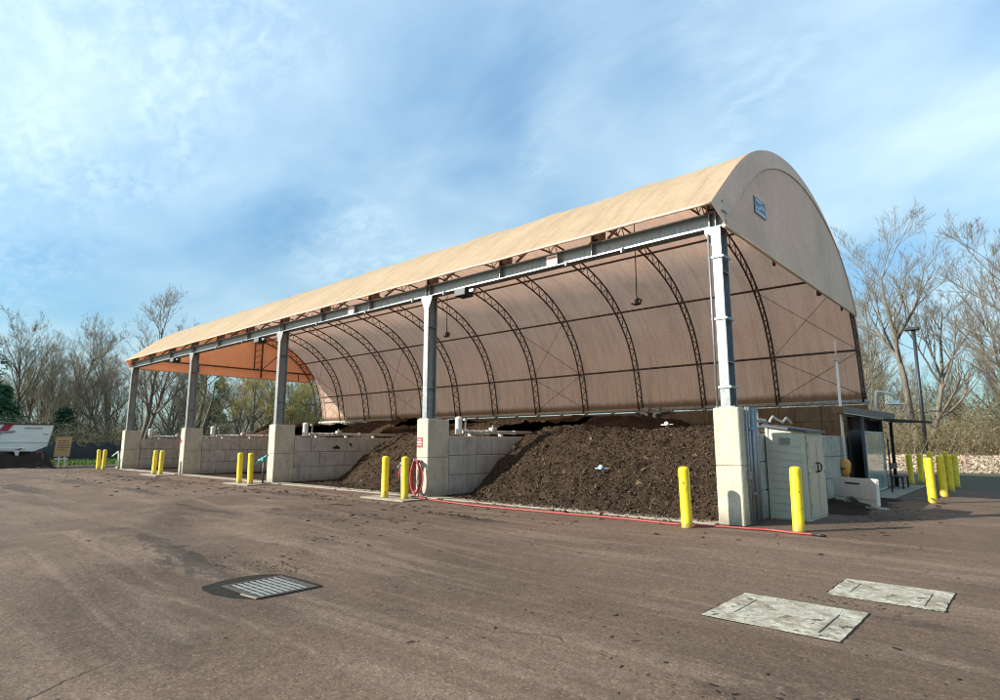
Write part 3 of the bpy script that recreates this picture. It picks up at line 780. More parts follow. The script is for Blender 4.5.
pl2 = lambda x, y: 2.05+.35*sm(-14,-10.5,x)+.25*sm(7,10,y)
heap2, H2 = heap(-18.74,-9.87, toe2, pl2, 'brown compost heap sloping up against the wall behind the hose pier', 50, .08, nch=18000)
toe3 = lambda x: np.interp(x, [-28,-24,-21,-19.3],[5.6,4.6,3.4,2.4])
pl3 = lambda x, y: 2.35+.45*sm(5,8,y)
heap3, H3 = heap(-28.0,-19.25, toe3, pl3, 'dark shaded compost heap in the third bay, its crest topped with lumps', 60, .11, nch=4000, chip_y=9)
toe4 = lambda x: np.interp(x, [-37.2,-34,-31,-28.6],[3.2,2.6,2.0,1.0])
pl4 = lambda x, y: 1.75+.85*sm(4.5,7,y)*sm(-36,-33.5,x)
heap4, H4 = heap(-37.2,-28.5, toe4, pl4, 'dark shaded compost heap in the farthest bay', 70, .12, nch=3000, chip_y=9)
# probes stuck in the near heap
for lab, (x,y,c) in (('blue and white temperature probe stuck halfway up the sunlit heap',(-4.2,1.55,'skyblue')),('white cross-shaped temperature probe near the top of the sunlit heap',(-4.1,5.2,'white'))):
    z = float(H1(np.array([x]),np.array([y]))[0])
    t = thing('temperature_probe', lab, 'probe', (x,y,z), 0, 'probes in the sunlit heap')
    m = MB(); m.tube([(0,.15,-.2),(0,-.06,.26)], .014, 6); m.build('probe_rod', M['galv'], t)
    m = MB(); m.tube([(-.20,-.04,.16),(.20,-.04,.17)], .017, 6); m.build('probe_handle', M[c], t)
    m = MB(); m.lathe([(.0,-.03),(.065,-.03),(.07,.0),(.065,.03),(.0,.03)], (0,0,0), 12); o = m.build('probe_dial', M[c], t); o.location = (0,-.08,.19); o.rotation_euler = (rad(70),0,0)

# ------------------------------------------------------------------ things hung from the shelter
for x, lab in ((-7.93,'boxy floodlight under the beam between the nearest post and the hose post'),(-20.64,'boxy floodlight under the beam beside the third post'),(-30.3,'boxy floodlight under the beam near the far end')):
    t = thing('floodlight', lab, 'floodlight', (x,.05,6.06), 0, 'floodlights under the front beam')
    m = MB(); m.prism([(-.16,-.10),(.20,-.12),(.22,.08),(.05,.14),(-.16,.10)], 0, -.24, .20); m.build('housing', M['black'], t)
    m = MB(); m.box((-.23,-.166,-.09),(.19,-.161,.09)); m.build('lens', M['bulb'], t)
    m = MB(); m.box((.222,-.05,-.04),(.44,.05,.06), .01); m.build('junction_box', M['galv'], t)
    m = MB(); m.box((-.05,.02,.10),(.05,.12,.19)); m.build('bracket', M['galv'], t)
for x, y, lab in ((-3.345,2.2,'cord with a hook hanging in the near bay'),(-10.9,2.2,'cord with a hook hanging in the second bay')):
    q = at_chord(None,2.2); zt = float(q[1])
    t = thing('hanging_cord', lab, 'cord', (x,float(q[0]),5.35), 0, 'cords hanging from the roof frame')
    m = MB(); m.tube([(0,0,.15),(0,0,zt-5.35-.04)], .014, 5); m.build('cord', M['black'], t)
    m = MB(); m.tube([(-.16,0,.05),(-.05,0,.0),(.08,.02,.01),(.14,0,.10),(.03,0,.17),(-.02,0,.14)], .03, 6); m.box((-.05,-.05,.0),(.05,.05,.14), .015); m.build('hook', M['black'], t)

# ------------------------------------------------------------------ bollards
boll = [((-.8,-.86),'yellow bollard standing in front of the near heap, left of the nearest pier',1.17),
        ((.97,.03),'yellow bollard standing in front of the shed at the end of the red hose',1.19),
        ((-9.98,-1.1),'left bollard of the pair in front of the hose pier',1.19),((-9.18,-1.0),'right bollard of the pair, next to the coiled red hose',1.19),
        ((-19.33,-1.08),'left bollard of the pair in front of the teal hydrant',1.18),((-18.47,-1.05),'right bollard of the pair, in front of the teal hydrant',1.18),
        ((-28.92,-1.0),'left bollard of the pair before the pier with the round red mark',1.18),((-28.17,-.95),'right bollard of the pair before the pier with the round red mark',1.18),
        ((-38.4,-.95),'left bollard of the far pair next to the last pier',1.18),((-37.75,-.85),'right bollard of the far pair next to the last pier',1.18),
        ((2.14,8.01),'nearest and largest bollard of the cluster by the kiosk',1.22),((2.14,10.59),'second bollard of the cluster row nearest the drive',1.22),
        ((2.1,13.0),'third bollard of the cluster row nearest the drive',1.22),((2.05,15.4),'farthest bollard in the cluster row nearest the drive',1.2),
        ((.56,16.36),'bollard closest to the kiosk post, leftmost of the cluster',1.17),((.72,17.64),'second bollard from the left in the cluster by the kiosk',1.17),
        ((.80,20.17),'third bollard from the left in the cluster, below the tall light pole',1.25),((1.45,19.0),'bollard standing behind the row, half hidden in the middle of the cluster',1.25)]
def bol_mb(h):
    r = .105; m = MB(); m.lathe([(r+.004,0),(r+.004,.02),(r,.03),(r,h-.075),(r*.98,h-.055),(r*.90,h-.03),(r*.72,h-.012),(r*.45,h-.003),(.0,h)], (0,0,0), 24); return m
for (x,y), lab, h in boll:
    o = bol_mb(h).build('bollard', M['yellow'], None, (x,y,.045 if (-31 < x < -8 and y < -.5) else .004)); tag(o, lab, 'bollard', 'yellow bollards around the yard')
    o.rotation_euler = (rad(RNG.uniform(-1.4,1.4)),rad(RNG.uniform(-1.4,1.4)),RNG.uniform(0,6))

# ------------------------------------------------------------------ hose and hydrants
t = thing('hose', 'red hose coiled on the pier and running along the kerb', 'hose', (-9.65,-.12,0))
m = MB(); pts = []
rr = np.random.default_rng(5)
for k in range(7):
    a0 = rr.uniform(-.03,.03); wx = .20+rr.uniform(-.035,.03); hz = .48+rr.uniform(-.06,.06)
    for a in np.linspace(0,2*math.pi,22,endpoint=False):
        ph_ = a+math.pi/2
        pts.append((a0+wx*math.cos(ph_)*(1-.18*math.sin(ph_)), -.02-.022*k+.01*math.sin(3*a), .62+hz*math.sin(ph_)))
P = np.array(pts); m.tube(P[:-9], .018, 7); m.build('hose_coil', M['hose'], t)
run = [(.10,-.05,.10),(.28,-.22,.03),(.85,-.36,.03),(2.5,-.69,.03),(4.6,-.69,.03),(6.75,-.55,.03),(8.62,-.57,.03),(9.65,-.24,.03),(10.3,-.18,.03),(10.95,-.24,.03)]
d = np.array(run); tt = np.linspace(0,len(d)-1,140); w = np.stack([np.interp(tt,range(len(d)),d[:,i]) for i in range(3)],1)
for _ in range(12): w[1:-1] = .25*w[:-2]+.5*w[1:-1]+.25*w[2:]
w[:,1] += .02*np.sin(tt*5); m = MB(); m.tube(w, .018, 8); m.build('hose_run', M['hose'], t)
e = w[-1]; m = MB(); m.tube([tuple(e),(e[0]+.22,e[1]-.03,.03)], [.028,.02], 8); m.build('nozzle', M['black'], t)
m = MB(); m.box((-.06,-.10,1.02),(.06,.118,1.10), .02); m.tube([(0,-.16,1.06),(0,-.16,1.14)], .03, 8); m.build('hose_hanger', M['galv_dark'], t)
t = thing('yard_hydrant', 'slim grey yard hydrant with red handle behind the bollard by the hose pier', 'hydrant', (-10.05,-.42,0))
m = MB(); m.tube([(0,0,0),(0,0,1.0)], .03, 8); m.box((-.05,-.05,.92),(.05,.05,1.04), .01); m.tube([(0,0,.98),(0,-.14,.93),(0,-.16,.85)], .02, 6); m.build('hydrant_pipe', M['galv_dark'], t)
m = MB(); m.tube([(0,.02,1.05),(-.05,.0,.86),(-.10,-.02,.70),(-.07,-.02,.55)], .025, 7); m.build('handle', M['redpaint'], t)
t = thing('yard_hydrant', 'yard hydrant with teal head beside the third pier', 'hydrant', (-18.72,-.42,0))
m = MB(); m.tube([(0,0,0),(0,0,.95)], .035, 8); m.build('hydrant_pipe', M['bluepost'], t)
m = MB(); m.box((-.09,-.09,.88),(.09,.09,1.04), .03); m.tube([(0,0,1.0),(-.2,-.1,.90),(-.33,-.14,.72)], [.07,.06,.05], 8); m.tube([(.0,0,1.02),(.20,.06,1.12)], .04, 7); m.build('hydrant_head', M['teal'], t)
t = thing('pump_handle', 'pale green bent pipe handle standing left of the last pier', 'hydrant', (-39.0,.15,0))
m = MB(); m.tube([(.35,0,0),(.35,0,.95),(.30,0,1.05),(-.35,-.12,.75)], .045, 8); m.tube([(.55,0,0),(.45,0,.95)], .03, 7); m.build('bent_pipe', M['palegreen'], t)
m = MB(); m.box((.25,-.08,.0),(.62,.1,.12), .02); m.build('pump_base', M['conc'], t)

# ------------------------------------------------------------------ shed
t = thing('utility_shed', 'small grey-green plastic shed with lap siding beside the nearest pier', 'shed', (-.06,1.72,0), rad(-1))
m = MB(); W_, D_, HL, HR = .79, 1.28, 1.98, 1.86
n = 12
for i in range(n):                                  # overlapping lap boards on the front
    z0 = .03+i*(HL-.06)/n; z1 = z0+(HL-.06)/n
    zr0 = .03+i*(HR-.06)/n; zr1 = zr0+(HR-.06)/n
    m.add([(.05,-.014,z0),(W_-.07,-.014,zr0),(W_-.07,-.004,zr1),(.05,-.004,z1),(.05,.0,z0),(W_-.07,.0,zr0)], [(0,1,2,3),(0,4,5,1)])
m.prism([(.0,.0),(W_,.0),(W_,HR),(.0,HL)], 1, 0, D_)
m.box((0,-.03,0),(.055,.01,HL-.01)); m.prism([(W_-.075,0),(W_+.004,0),(W_+.004,HR-.02),(W_-.075,HR-.01)], 1, -.03, .05)
m.build('siding', M['siding'], t)
m = MB(); m.prism([(-.05,HL-.0),(W_+.07,HR-.02),(W_+.07,HR+.035),(-.05,HL+.06)], 1, -.07, D_+.06); m.build('roof', M['shed_roof'], t)
for k, (a, b) in enumerate(((.06,.635),(.65,1.24))):
    m = MB(); m.box((W_+.006,a,.06),(W_+.028,b,HR-.09), .006)
    for (z0,z1) in ((.14,1.0),(1.12,HR-.18)): m.box((W_+.0285,a+.07,z0),(W_+.036,b-.07,z1), .006)
    o = m.build('door', M['shed_door'], t)
    hy = b-.06 if k == 0 else a+.06; sgn_ = -1 if k == 0 else 1
    m = MB(); m.tube([(W_+.04,hy+sgn_*.0,1.0),(W_+.085,hy+sgn_*.04,1.03),(W_+.09,hy+sgn_*.06,1.10),(W_+.085,hy+sgn_*.04,1.17),(W_+.04,hy,1.20)], .016, 6); m.build('handle', M['black'], o)

# ------------------------------------------------------------------ tailgate leaning by the wall
t = thing('tailgate', 'white pickup tailgate propped upright on the ground near the shed', 'tailgate', (.15,6.4,.0), math.atan2(-1.17,1.22))
m = MB(); Wt = 1.69; zb0 = .12
prof = [(0,zb0+.04),(.05,zb0),(.42,zb0-.01),(.50,zb0+.06),(.60,zb0+.11),(.78,zb0+.12),(.95,zb0+.06),(1.05,zb0+.0),(1.4,zb0-.02),(1.5,zb0-.06),(Wt-.03,zb0-.07),(Wt,zb0-.02),(Wt,.70),(Wt-.04,.735),(.04,.705),(0,.67)]
m.prism(prof, 1, -.04, .04)
m.build('tailgate_panel', M['tailgate'], t)
m = MB(); m.box((.5,-.052,.565),(1.08,-.0405,.60)); m.build('handle_slot', M['black'], t)
m = MB(); m.box((.03,-.046,.205),(Wt-.03,-.0405,.213)); m.build('crease_line', M['grey'], t)
m = MB(); m.box((Wt-.35,-.12,0),(Wt+.1,.18,.05), .01); m.box((.1,-.08,0),(.45,.12,.125), .01); m.build('support_block', M['cover'], t)
# dark soil swept against the wall there
m = np.random.default_rng(91)
xs_ = np.arange(-.1,2.3,.06); ys_ = np.arange(3.2,9.4,.08); X, Y = np.meshgrid(xs_, ys_, indexing='ij')
Z = .09*np.exp(-((X-.2)/.7)**2)*sm(3.2,4.2,Y)*sm(9.4,8.0,Y)+fbm(X,Y,3,77,5)*.03-.02*sm(.8,2.2,X)
F = grid_faces(len(xs_),len(ys_)); ok = (Z.ravel()[F] > .005).any(1); F = F[ok]; u, inv = np.unique(F, return_inverse=True)
Vv = np.stack([X,Y,np.maximum(Z,.0045)],-1).reshape(-1,3)[u]
tag(raw_mesh('soil_spill', Vv, inv.reshape(F.shape), M['floor']), kind='stuff', label='dark soil spilled along the foot of the wall by the tailgate')

# ------------------------------------------------------------------ kiosk with canopy
t = thing('kiosk', 'dark open kiosk with a brown canopy and a tall glass panel against the end wall', 'kiosk', (0,0,0))
m = MB()
m.add([(.42,6.85,2.45),(.42,15.0,2.37),(.42,15.0,2.72),(.42,6.85,2.64),(-.06,7.6,2.50),(-.06,15.0,2.46),(-.06,15.0,2.78),(-.06,7.6,2.68)],
      [(0,1,2,3),(4,7,6,5),(0,4,5,1),(3,2,6,7),(0,3,7,4),(1,5,6,2)]); m.build('canopy', M['canopy'], t)
m = MB(); m.box((.425,6.87,2.435),(.45,15.0,2.46)); m.build('canopy_edge', M['pvc'], t)
m = MB(); m.add([(.46,12.6,2.40),(1.68,13.5,2.30),(1.68,14.0,2.30),(.46,14.9,2.38),(.46,12.6,2.47),(1.68,13.5,2.36),(1.68,14.0,2.36),(.46,14.9,2.45)],[(0,1,2,3),(4,7,6,5),(0,4,5,1),(1,5,6,2),(2,6,7,3),(3,7,4,0)]); m.build('side_awning', M['awning_and_shade'], t)
m = MB(); m.box((-.04,9.3,.0),(.0,14.9,2.45)); m.box((.0,12.5,.0),(.38,12.56,2.36)); m.box((.0,9.5,2.02),(.38,9.56,2.43)); m.build('shade_panel', M['awning_and_shade'], t)  # dark sheets added for the shade on the wall beneath the canopy
for (x,y,w_,h,mt) in ((.38,9.35,.085,2.42,'bluepost'),(.36,12.42,.11,2.39,'black'),(.40,14.1,.10,2.37,'black'),(.78,10.8,.045,1.75,'black')):
    p = MB(); p.box((x-w_/2,y-w_/2,.02),(x+w_/2,y+w_/2,h), .006); p.build('post', M[mt], t)
m = MB(); m.box((.392,9.46,.14),(.408,12.2,1.93)); gl = m.build('glass_panel', M['glass'], t)
m = MB(); m.box((.375,9.40,.08),(.425,9.455,1.98)); m.box((.375,12.205,.08),(.425,12.26,1.98)); m.box((.375,9.456,.08),(.425,12.204,.135)); m.box((.375,9.456,1.935),(.425,12.204,1.98)); m.build('glass_frame', M['palegreen'], gl)
m = MB(); m.box((.45,12.6,.42),(.85,13.9,.47), .01); m.box((.48,12.7,.0),(.53,12.76,.42)); m.box((.48,13.75,.0),(.53,13.81,.42)); m.box((.78,12.7,.0),(.83,12.76,.42)); m.box((.78,13.75,.0),(.83,13.81,.42)); m.box((.47,12.6,.70),(.51,13.9,.9)); m.build('bench', M['black'], t)
m = MB(); m.box((-.04,8.6,.0),(1.15,15.2,.05), .012); m.build('kiosk_slab', M['slab'], t)
t = thing('wall_canister', 'orange and yellow canister fixed to the block wall behind the tailgate', 'canister', (-.0,8.45,.62))
m = MB(); m.lathe([(.05,0),(.09,.02),(.13,.12),(.16,.30),(.16,.40),(.12,.48),(.06,.52),(.0,.53)], (0,0,0), 16); m.build('canister_body', M['orange'], t)
m = MB(); m.box((-.10,-.18,.22),(.03,.18,.25)); m.build('holder', M['black'], t)
t = thing('antenna_mast', 'thin white mast standing against the end wall beside the kiosk', 'mast', (.0,8.5,0))
m = MB(); m.tube([(0,0,.1),(0,0,4.15)], [.045,.038], 10); m.tube([(0,0,4.15),(0,0,4.78)], .02, 6); m.build('pole', M['white'], t)
m = MB(); m.lathe([(.05,0),(.065,.01),(.065,.07),(.0,.08)], (0,0,4.12), 10); m.build('mast_collar', M['pvc'], t)
t = thing('gooseneck_lamp', 'white gooseneck lamp above the kiosk canopy', 'lamp', (.3,12.2,2.64))
arc = [(0,0,0),(0,.0,.40),(0,.05,.62),(0,.25,.76),(0,.55,.80),(0,3.0,.86),(0,3.7,.86),(0,3.95,.80),(0,4.0,.68)]
m = MB(); m.tube(arc, .045, 8); m.build('lamp_arm', M['white'], t)
m = MB(); m.lathe([(.0,.0),(.05,.0),(.07,-.06),(.16,-.13),(.34,-.18),(.35,-.20),(.33,-.21),(.0,-.19)], (0,4.0,.68), 18); m.build('lamp_shade', M['white'], t)
M['pole_dark'] = simple('pole_dark', (.022,.028,.034), .5, .3, 6)
t = thing('light_pole', 'tall dark light pole with a box head in front of the bare trees', 'street lamp', (-1.38,38,0))
m = MB(); m.tube([(0,0,0),(0,0,9.4)], [.13,.10], 10); m.tube([(0,0,.0),(0,0,.08)], .26, 10); m.build('pole', M['pole_dark'], t)
m = MB(); m.box((-.55,-.25,9.4),(.35,.25,9.62), .05); m.build('lamp_head', M['black'], t)
m = MB(); m.tube([(0,0,3.6),(.5,.0,3.75),(1.7,.0,3.6),(1.9,0,3.4)], .05, 6); m.build('side_arm', M['black'], t)
o = MB(); o.tube([(0,0,0),(-.08,0,.4),(-.24,0,.85)], [.03,.03,.02], 6); o = o.build('survey_stake', M['pink'], None, (1.4,29.2,.1)); tag(o, 'leaning pink painted stake at the edge of the wood chip bank', 'stake')

# ------------------------------------------------------------------ drain grate and concrete covers
# shed hinges and vent, trailer tail lamps
sh_ = bpy.data.objects['utility_shed']
for y_ in (.075,1.225):
    for z_ in (.3,.95,1.55):
        m = MB(); m.box((.797,y_-.012,z_),(.826,y_+.012,z_+.07)); m.build('hinge', M['galv_dark'], sh_)
m = MB()
for q in range(5): m.box((.28,-.030,1.60+q*.03),(.50,-.018,1.612+q*.03))
m.build('vent', M['galv_dark'], sh_)
t = thing('drain_grate', 'rectangular steel drain grate set in a dark asphalt patch', 'drain', (-2.3,-8.6,.004))
m = MB()
poly = [(-.42,-.57),(-.55,-.52),(-.60,-.42),(-.68,-.24),(-.71,.0),(-.67,.20),(-.57,.35),(-.40,.42),(.0,.44),(.42,.44),(.46,.40),(.48,-.02),(.46,-.34),(.2,-.50),(-.1,-.58)]
m.prism(poly, 2, 0, .008); m.build('asphalt_collar', M['patch'], t)
m = MB(); xa, xb, ya, yb_ = -.40,.44,-.36,.36
m.box((xa,ya,.009),(xb,ya+.05,.0155)); m.box((xa,yb_-.05,.009),(xb,yb_,.0155)); m.box((xa,ya+.052,.009),(xa+.05,yb_-.052,.0155)); m.box((xb-.05,ya+.052,.009),(xb,yb_-.052,.0155)); m.build('grate_frame', M['rust'], t)
m = MB()
for y in np.linspace(ya+.085,yb_-.13,8): m.box((xa+.054,y,.012),(xb-.054,y+.036,.0145))
for x in (-.14,.02,.18): m.box((x-.008,ya+.054,.0095),(x+.008,yb_-.054,.0115))
m.build('grate_bars', M['grate'], t)
m = MB(); m.box((xa+.052,ya+.052,.0084),(xb-.052,yb_-.052,.0088)); m.build('well_shade', M['black'], t)  # flat black sheet standing for the shade in the hole below the bars
m = MB(); m.box((.10,-.41,.009),(.40,-.385,.016)); o = m.build('wood_scrap', M['conc'], t); o.rotation_euler = (0,0,.1)
for (x0,x1,y0,y1,lab) in ((1.87,3.06,-6.37,-5.25,'larger stained concrete vault cover, nearest the camera'),(2.55,3.60,-4.70,-3.72,'smaller concrete vault cover with a muddy corner')):
    cx, cy = (x0+x1)/2,(y0+y1)/2; w_, h_ = (x1-x0)/2,(y1-y0)/2
    t = thing('vault_cover', lab, 'utility cover', (cx,cy,.004), 0, 'concrete vault covers in the asphalt')
    rw = np.random.default_rng(int(cx*100)); ring = []
    for (ax_,ay_,bx,by) in ((-w_,-h_,w_,-h_),(w_,-h_,w_,h_),(w_,h_,-w_,h_),(-w_,h_,-w_,-h_)):
        for q in np.linspace(0,1,14,endpoint=False): ring.append((ax_+(bx-ax_)*q+rw.normal(0,.003), ay_+(by-ay_)*q+rw.normal(0,.003)))
    m = MB(); m.prism(ring, 2, 0, .007); m.build('collar', M['cover'], t)
    m = MB(); m.prism([(x*1.03+rw.normal(0,.006),y*1.035+rw.normal(0,.006)) for x, y in ring], 2, 0, .003); m.build('joint_gap', M['joint'], t)
    m = MB(); m.box((-w_*.62,-h_*.80,.0072),(w_*.66,h_*.82,.0095), .001); m.build('lid', M['cover'], t)
    for a_, b_ in (((-w_*.655,-h_*.5,.0071),(-w_*.643,h_*.6,.0102)),((w_*.67,-h_*.78,.0071),(w_*.682,h_*.5,.0102))):
        m = MB(); m.box(a_, b_); m.build('lid_seam', M['black'], t)

# loose clods of soil over the yard
r = np.random.default_rng(12)
def clods(n, cx, cy, sx_, sy_, smin, smax):
    return np.stack([r.normal(cx,sx_,n), r.normal(cy,sy_,n), smin+(smax-smin)*r.random(n)**2.6], 1)
CL = np.concatenate([clods(300,-3.6,-7.9,.6,.25,.005,.03), clods(90,-3.2,-8.0,.3,.12,.006,.04), clods(110,-4.6,-6.6,.8,.3,.006,.04), clods(90,-5.4,-5.3,.9,.25,.006,.045), clods(110,-6.4,-4.3,.9,.2,.008,.06), clods(120,-5.6,-2.6,.5,.12,.01,.08), clods(260,-4.6,-2.75,.35,.16,.006,.03),
     clods(420,-12,-1.9,6,.6,.01,.09), clods(120,2.2,-7.0,1.6,1.0,.006,.035), clods(110,3.0,-8.2,.4,.2,.006,.03), clods(220,-1,-6,5,3.0,.006,.035), clods(260,1.6,3.5,.6,2,.01,.06), clods(350,-22,-3.0,8,1.5,.02,.12), clods(70,2.9,-4.95,.3,.06,.005,.025)])
keep = (CL[:,1] < -.5)|(CL[:,0] > 1.2); keep &= ~((np.abs(CL[:,0]+2.35) < .6)&(np.abs(CL[:,1]+8.6) < .5)); CL = CL[keep]
n = len(CL); base = np.array([(1,0,0),(.3,.9,0),(-.8,.5,0),(-.7,-.6,0),(.4,-.9,0),(.05,.05,.38)])
ang = r.uniform(0,6.28,n); jit = r.uniform(.55,1.3,(n,6,1)); st2 = np.stack([r.uniform(.8,1.9,n),r.uniform(.5,1,n),r.uniform(.5,1.0,n)],1)
P = base[None]*jit*st2[:,None,:]*CL[:,2][:,None,None]
ca, sa = np.cos(ang)[:,None], np.sin(ang)[:,None]
P = np.stack([P[...,0]*ca-P[...,1]*sa, P[...,0]*sa+P[...,1]*ca, P[...,2]],-1)
# drop each on the yard's swell
ix = np.clip(np.searchsorted(Xe[:,0],CL[:,0])-1,0,Zy.shape[0]-2); iy = np.clip(np.searchsorted(Y[0] if False else np.concatenate([np.arange(-60,-13,3.), np.arange(-13,-.8,.16), np.arange(-.8,28.6,.7)]),CL[:,1])-1,0,Zy.shape[1]-2)
P += np.stack([CL[:,0],CL[:,1],Zy[ix,iy]+.001],1)[:,None,:]
F = np.array([(0,1,5),(1,2,5),(2,3,5),(3,4,5),(4,0,5)])[None]+6*np.arange(n)[:,None,None]
tag(raw_mesh('soil_clods', P.reshape(-1,3), F.reshape(-1,3), M['clod'], None, False), 'scattered dark crumbs of soil on the yard', kind='stuff')

# fine grit and pebbles on the paving near the viewer
r = np.random.default_rng(88); n = 9000
gy = -12.0+r.random(n)**1.6*10; gx = r.uniform(-7,8,n); gs = .0022+.006*r.random(n)**4
base = np.array([(1,0,0),(-.3,.9,0),(-.8,-.5,0),(.4,-.9,0),(.0,.0,.8)]); jit = r.uniform(.6,1.3,(n,5,1))
ix = np.clip(np.searchsorted(Xe[:,0],gx)-1,0,Zy.shape[0]-2); iy = np.clip(np.searchsorted(Y_YARD,gy)-1,0,Zy.shape[1]-2)
P = base[None]*jit*gs[:,None,None]+np.stack([gx,gy,Zy[ix,iy]],1)[:,None,:]
F = np.array([(0,1,4),(1,2,4),(2,3,4),(3,0,4)])[None]+5*np.arange(n)[:,None,None]
tag(raw_mesh('grit', P.reshape(-1,3), F.reshape(-1,3), island_mat('grit_stones', [(.03,.022,.017),(.10,.075,.055),(.20,.16,.125),(.06,.045,.034),(.30,.26,.21)], .9), None, False), 'fine grit and pebbles lying on the paving', kind='stuff')

# ------------------------------------------------------------------ dump trailer, board, soil heap, fence at the left
t = thing('dump_trailer', 'pale dump trailer with crimson stripes parked at the left behind a dark soil heap', 'trailer', (-44,-5.5,0))
m = MB(); zt, zb1 = 2.74, 1.02
m.prism([(-5.2,zb1+.1),(2.35,zb1+.02),(3.02,zb1+.35),(3.28,zt),(-5.2,zt)], 0, -2.4, 0); m.build('bed', M['trailer'], t)
m = MB(); m.box((-.02,-5.2,zt),(.05,3.30,zt+.07)); m.box((-2.45,-5.2,zt),(-2.38,3.30,zt+.07)); m.box((-2.38,3.2,zt),(-.02,3.30,zt+.07)); m.build('top_rail', M['black'], t)
m = MB(); m.box((.002,-5.2,1.60),(.03,3.05,1.66)); m.box((.002,-5.2,1.14),(.05,1.9,1.26)); m.prism([(1.3,1.14),(1.75,1.26),(1.62,1.14),(1.56,.78),(1.44,.78)], 0, .002, .05); m.build('side_rail', M['white'], t)
def para(y, w_, z0, z1, sl): return [(y,z0),(y+w_,z0),(y+w_+sl,z1),(y+sl,z1)]
for (y,w_,z0,z1) in ((.42,.46,2.28,2.73),(-.12,.46,1.68,2.20)):
    m = MB(); m.prism(para(y,w_,z0,z1,.30), 0, .003, .012); m.build('stripe', M['crimson'], t)
    m = MB(); m.prism(para(y+w_+.06,.05,z0,z1,.30), 0, .003, .012); m.prism(para(y-.11,.05,z0,z1,.30), 0, .003, .012); m.build('stripe_edge', M['white'], t)
m = MB(); m.prism([(-2.6,2.13),(1.05,2.17),(1.35,2.28),(1.25,2.34),(-2.6,2.30)], 0, .0125, .02); m.build('stripe_bar', M['grey'], t)
m = MB()
for q in range(9): m.box((.003,1.75+q*.105,2.46),(.009,1.83+q*.105,2.56))
m.box((.003,2.75,2.10),(.009,3.0,2.17)); m.build('side_print', M['grey'], t)
for y in (-3.4,-2.2,-1.0):
    m = MB(); ang_ = np.linspace(0,2*math.pi,24,endpoint=False)
    m.prism([(y+.5*math.cos(a),.52+.5*math.sin(a)) for a in ang_], 0, -.35, -.05); wl = m.build('wheel', M['rubber'], t)
    m = MB(); m.prism([(y+.28*math.cos(a),.52+.28*math.sin(a)) for a in ang_], 0, -.049, -.03); m.build('rim', M['grey'], wl)
m = MB(); m.box((-2.0,-5.0,.8),(-.4,2.2,1.0)); m.build('chassis', M['black'], t)
X, Y = np.meshgrid(np.linspace(-2.35,-.05,20), np.linspace(-5.1,3.2,50), indexing='ij'); Z = zt-.05+.28*np.clip(1-((Y-.3)/2.2)**2,0,1)*(1-((X+1.2)/1.3)**2)+fbm(X,Y,2,8)*.06
raw_mesh('load', np.stack([X,Y,Z],-1).reshape(-1,3), grid_faces(20,50), M['compost'], t)
X, Y = np.meshgrid(np.linspace(-1.6,1.6,50), np.linspace(-5,3,110), indexing='ij')
Z = 1.2*np.exp(-(X/.85)**2)*(.8+.3*fbm(X*0,Y,.9,31,3))*sm(3,2.1,Y)*sm(-5,-4,Y)+fbm(X,Y,3,32,5)*.14-.03
o = raw_mesh('soil_heap', np.stack([X,Y,np.maximum(Z,0)],-1).reshape(-1,3), grid_faces(50,110), M['floor'], None, True, (-41.9,-5.2,.002)); tag(o, 'low dark soil heap in front of the striped trailer', 'soil heap')
t = thing('notice_board', 'plywood notice board on white legs right of the striped trailer', 'sign', (-43.2,-1.78,0))
m = MB(); m.add([(0,-.46,.70),(0,.40,.70),(0,.46,1.97),(0,-.40,1.97),(-.03,-.46,.70),(-.03,.40,.70),(-.03,.46,1.97),(-.03,-.40,1.97)],[(0,1,2,3),(4,7,6,5),(0,4,5,1),(1,5,6,2),(2,6,7,3),(3,7,4,0)]); m.build('board', M['ply'], t)
m = MB(); rr = np.random.default_rng(3)
for q in range(5):
    y = -.26
    while y < .24:
        l = rr.uniform(.05,.14); z = 1.1+q*.15+rr.normal(0,.008); m.box((.003,y,z),(.008,y+l,z+.035+rr.uniform(0,.03))); y += l+.05
m.build('scribble', M['ink'], t)
m = MB(); m.box((-.06,-.2,0),(-.0,-.11,.72)); m.box((-.06,.12,0),(-.0,.2,.72)); m.box((-.07,-.40,.52),(.01,.34,.60)); m.build('trestle_leg', M['white'], t)
m = MB(); rr = np.random.default_rng(17); V = []; ys = np.linspace(-1.2,9.5,60)
for i, y in enumerate(ys):
    h = 1.45+.18*math.sin(i*.9)+rr.normal(0,.05); b = rr.normal(0,.08)
    V += [(-.25+b*.3,y,0),(-.12+b,y,h*.6),(b*.5,y,h),(.10+b*.5,y,h),(.22+b,y,h*.55),(.30+b*.3,y,0)]
m.add(V, [(i*6+j,i*6+j+1,(i+1)*6+j+1,(i+1)*6+j) for i in range(59) for j in range(5)], True)
tag(m.build('silt_fence', M['tarp'], None, (-56,0,0)), 'low black plastic sheeting fence behind the grass at the left', 'fence')

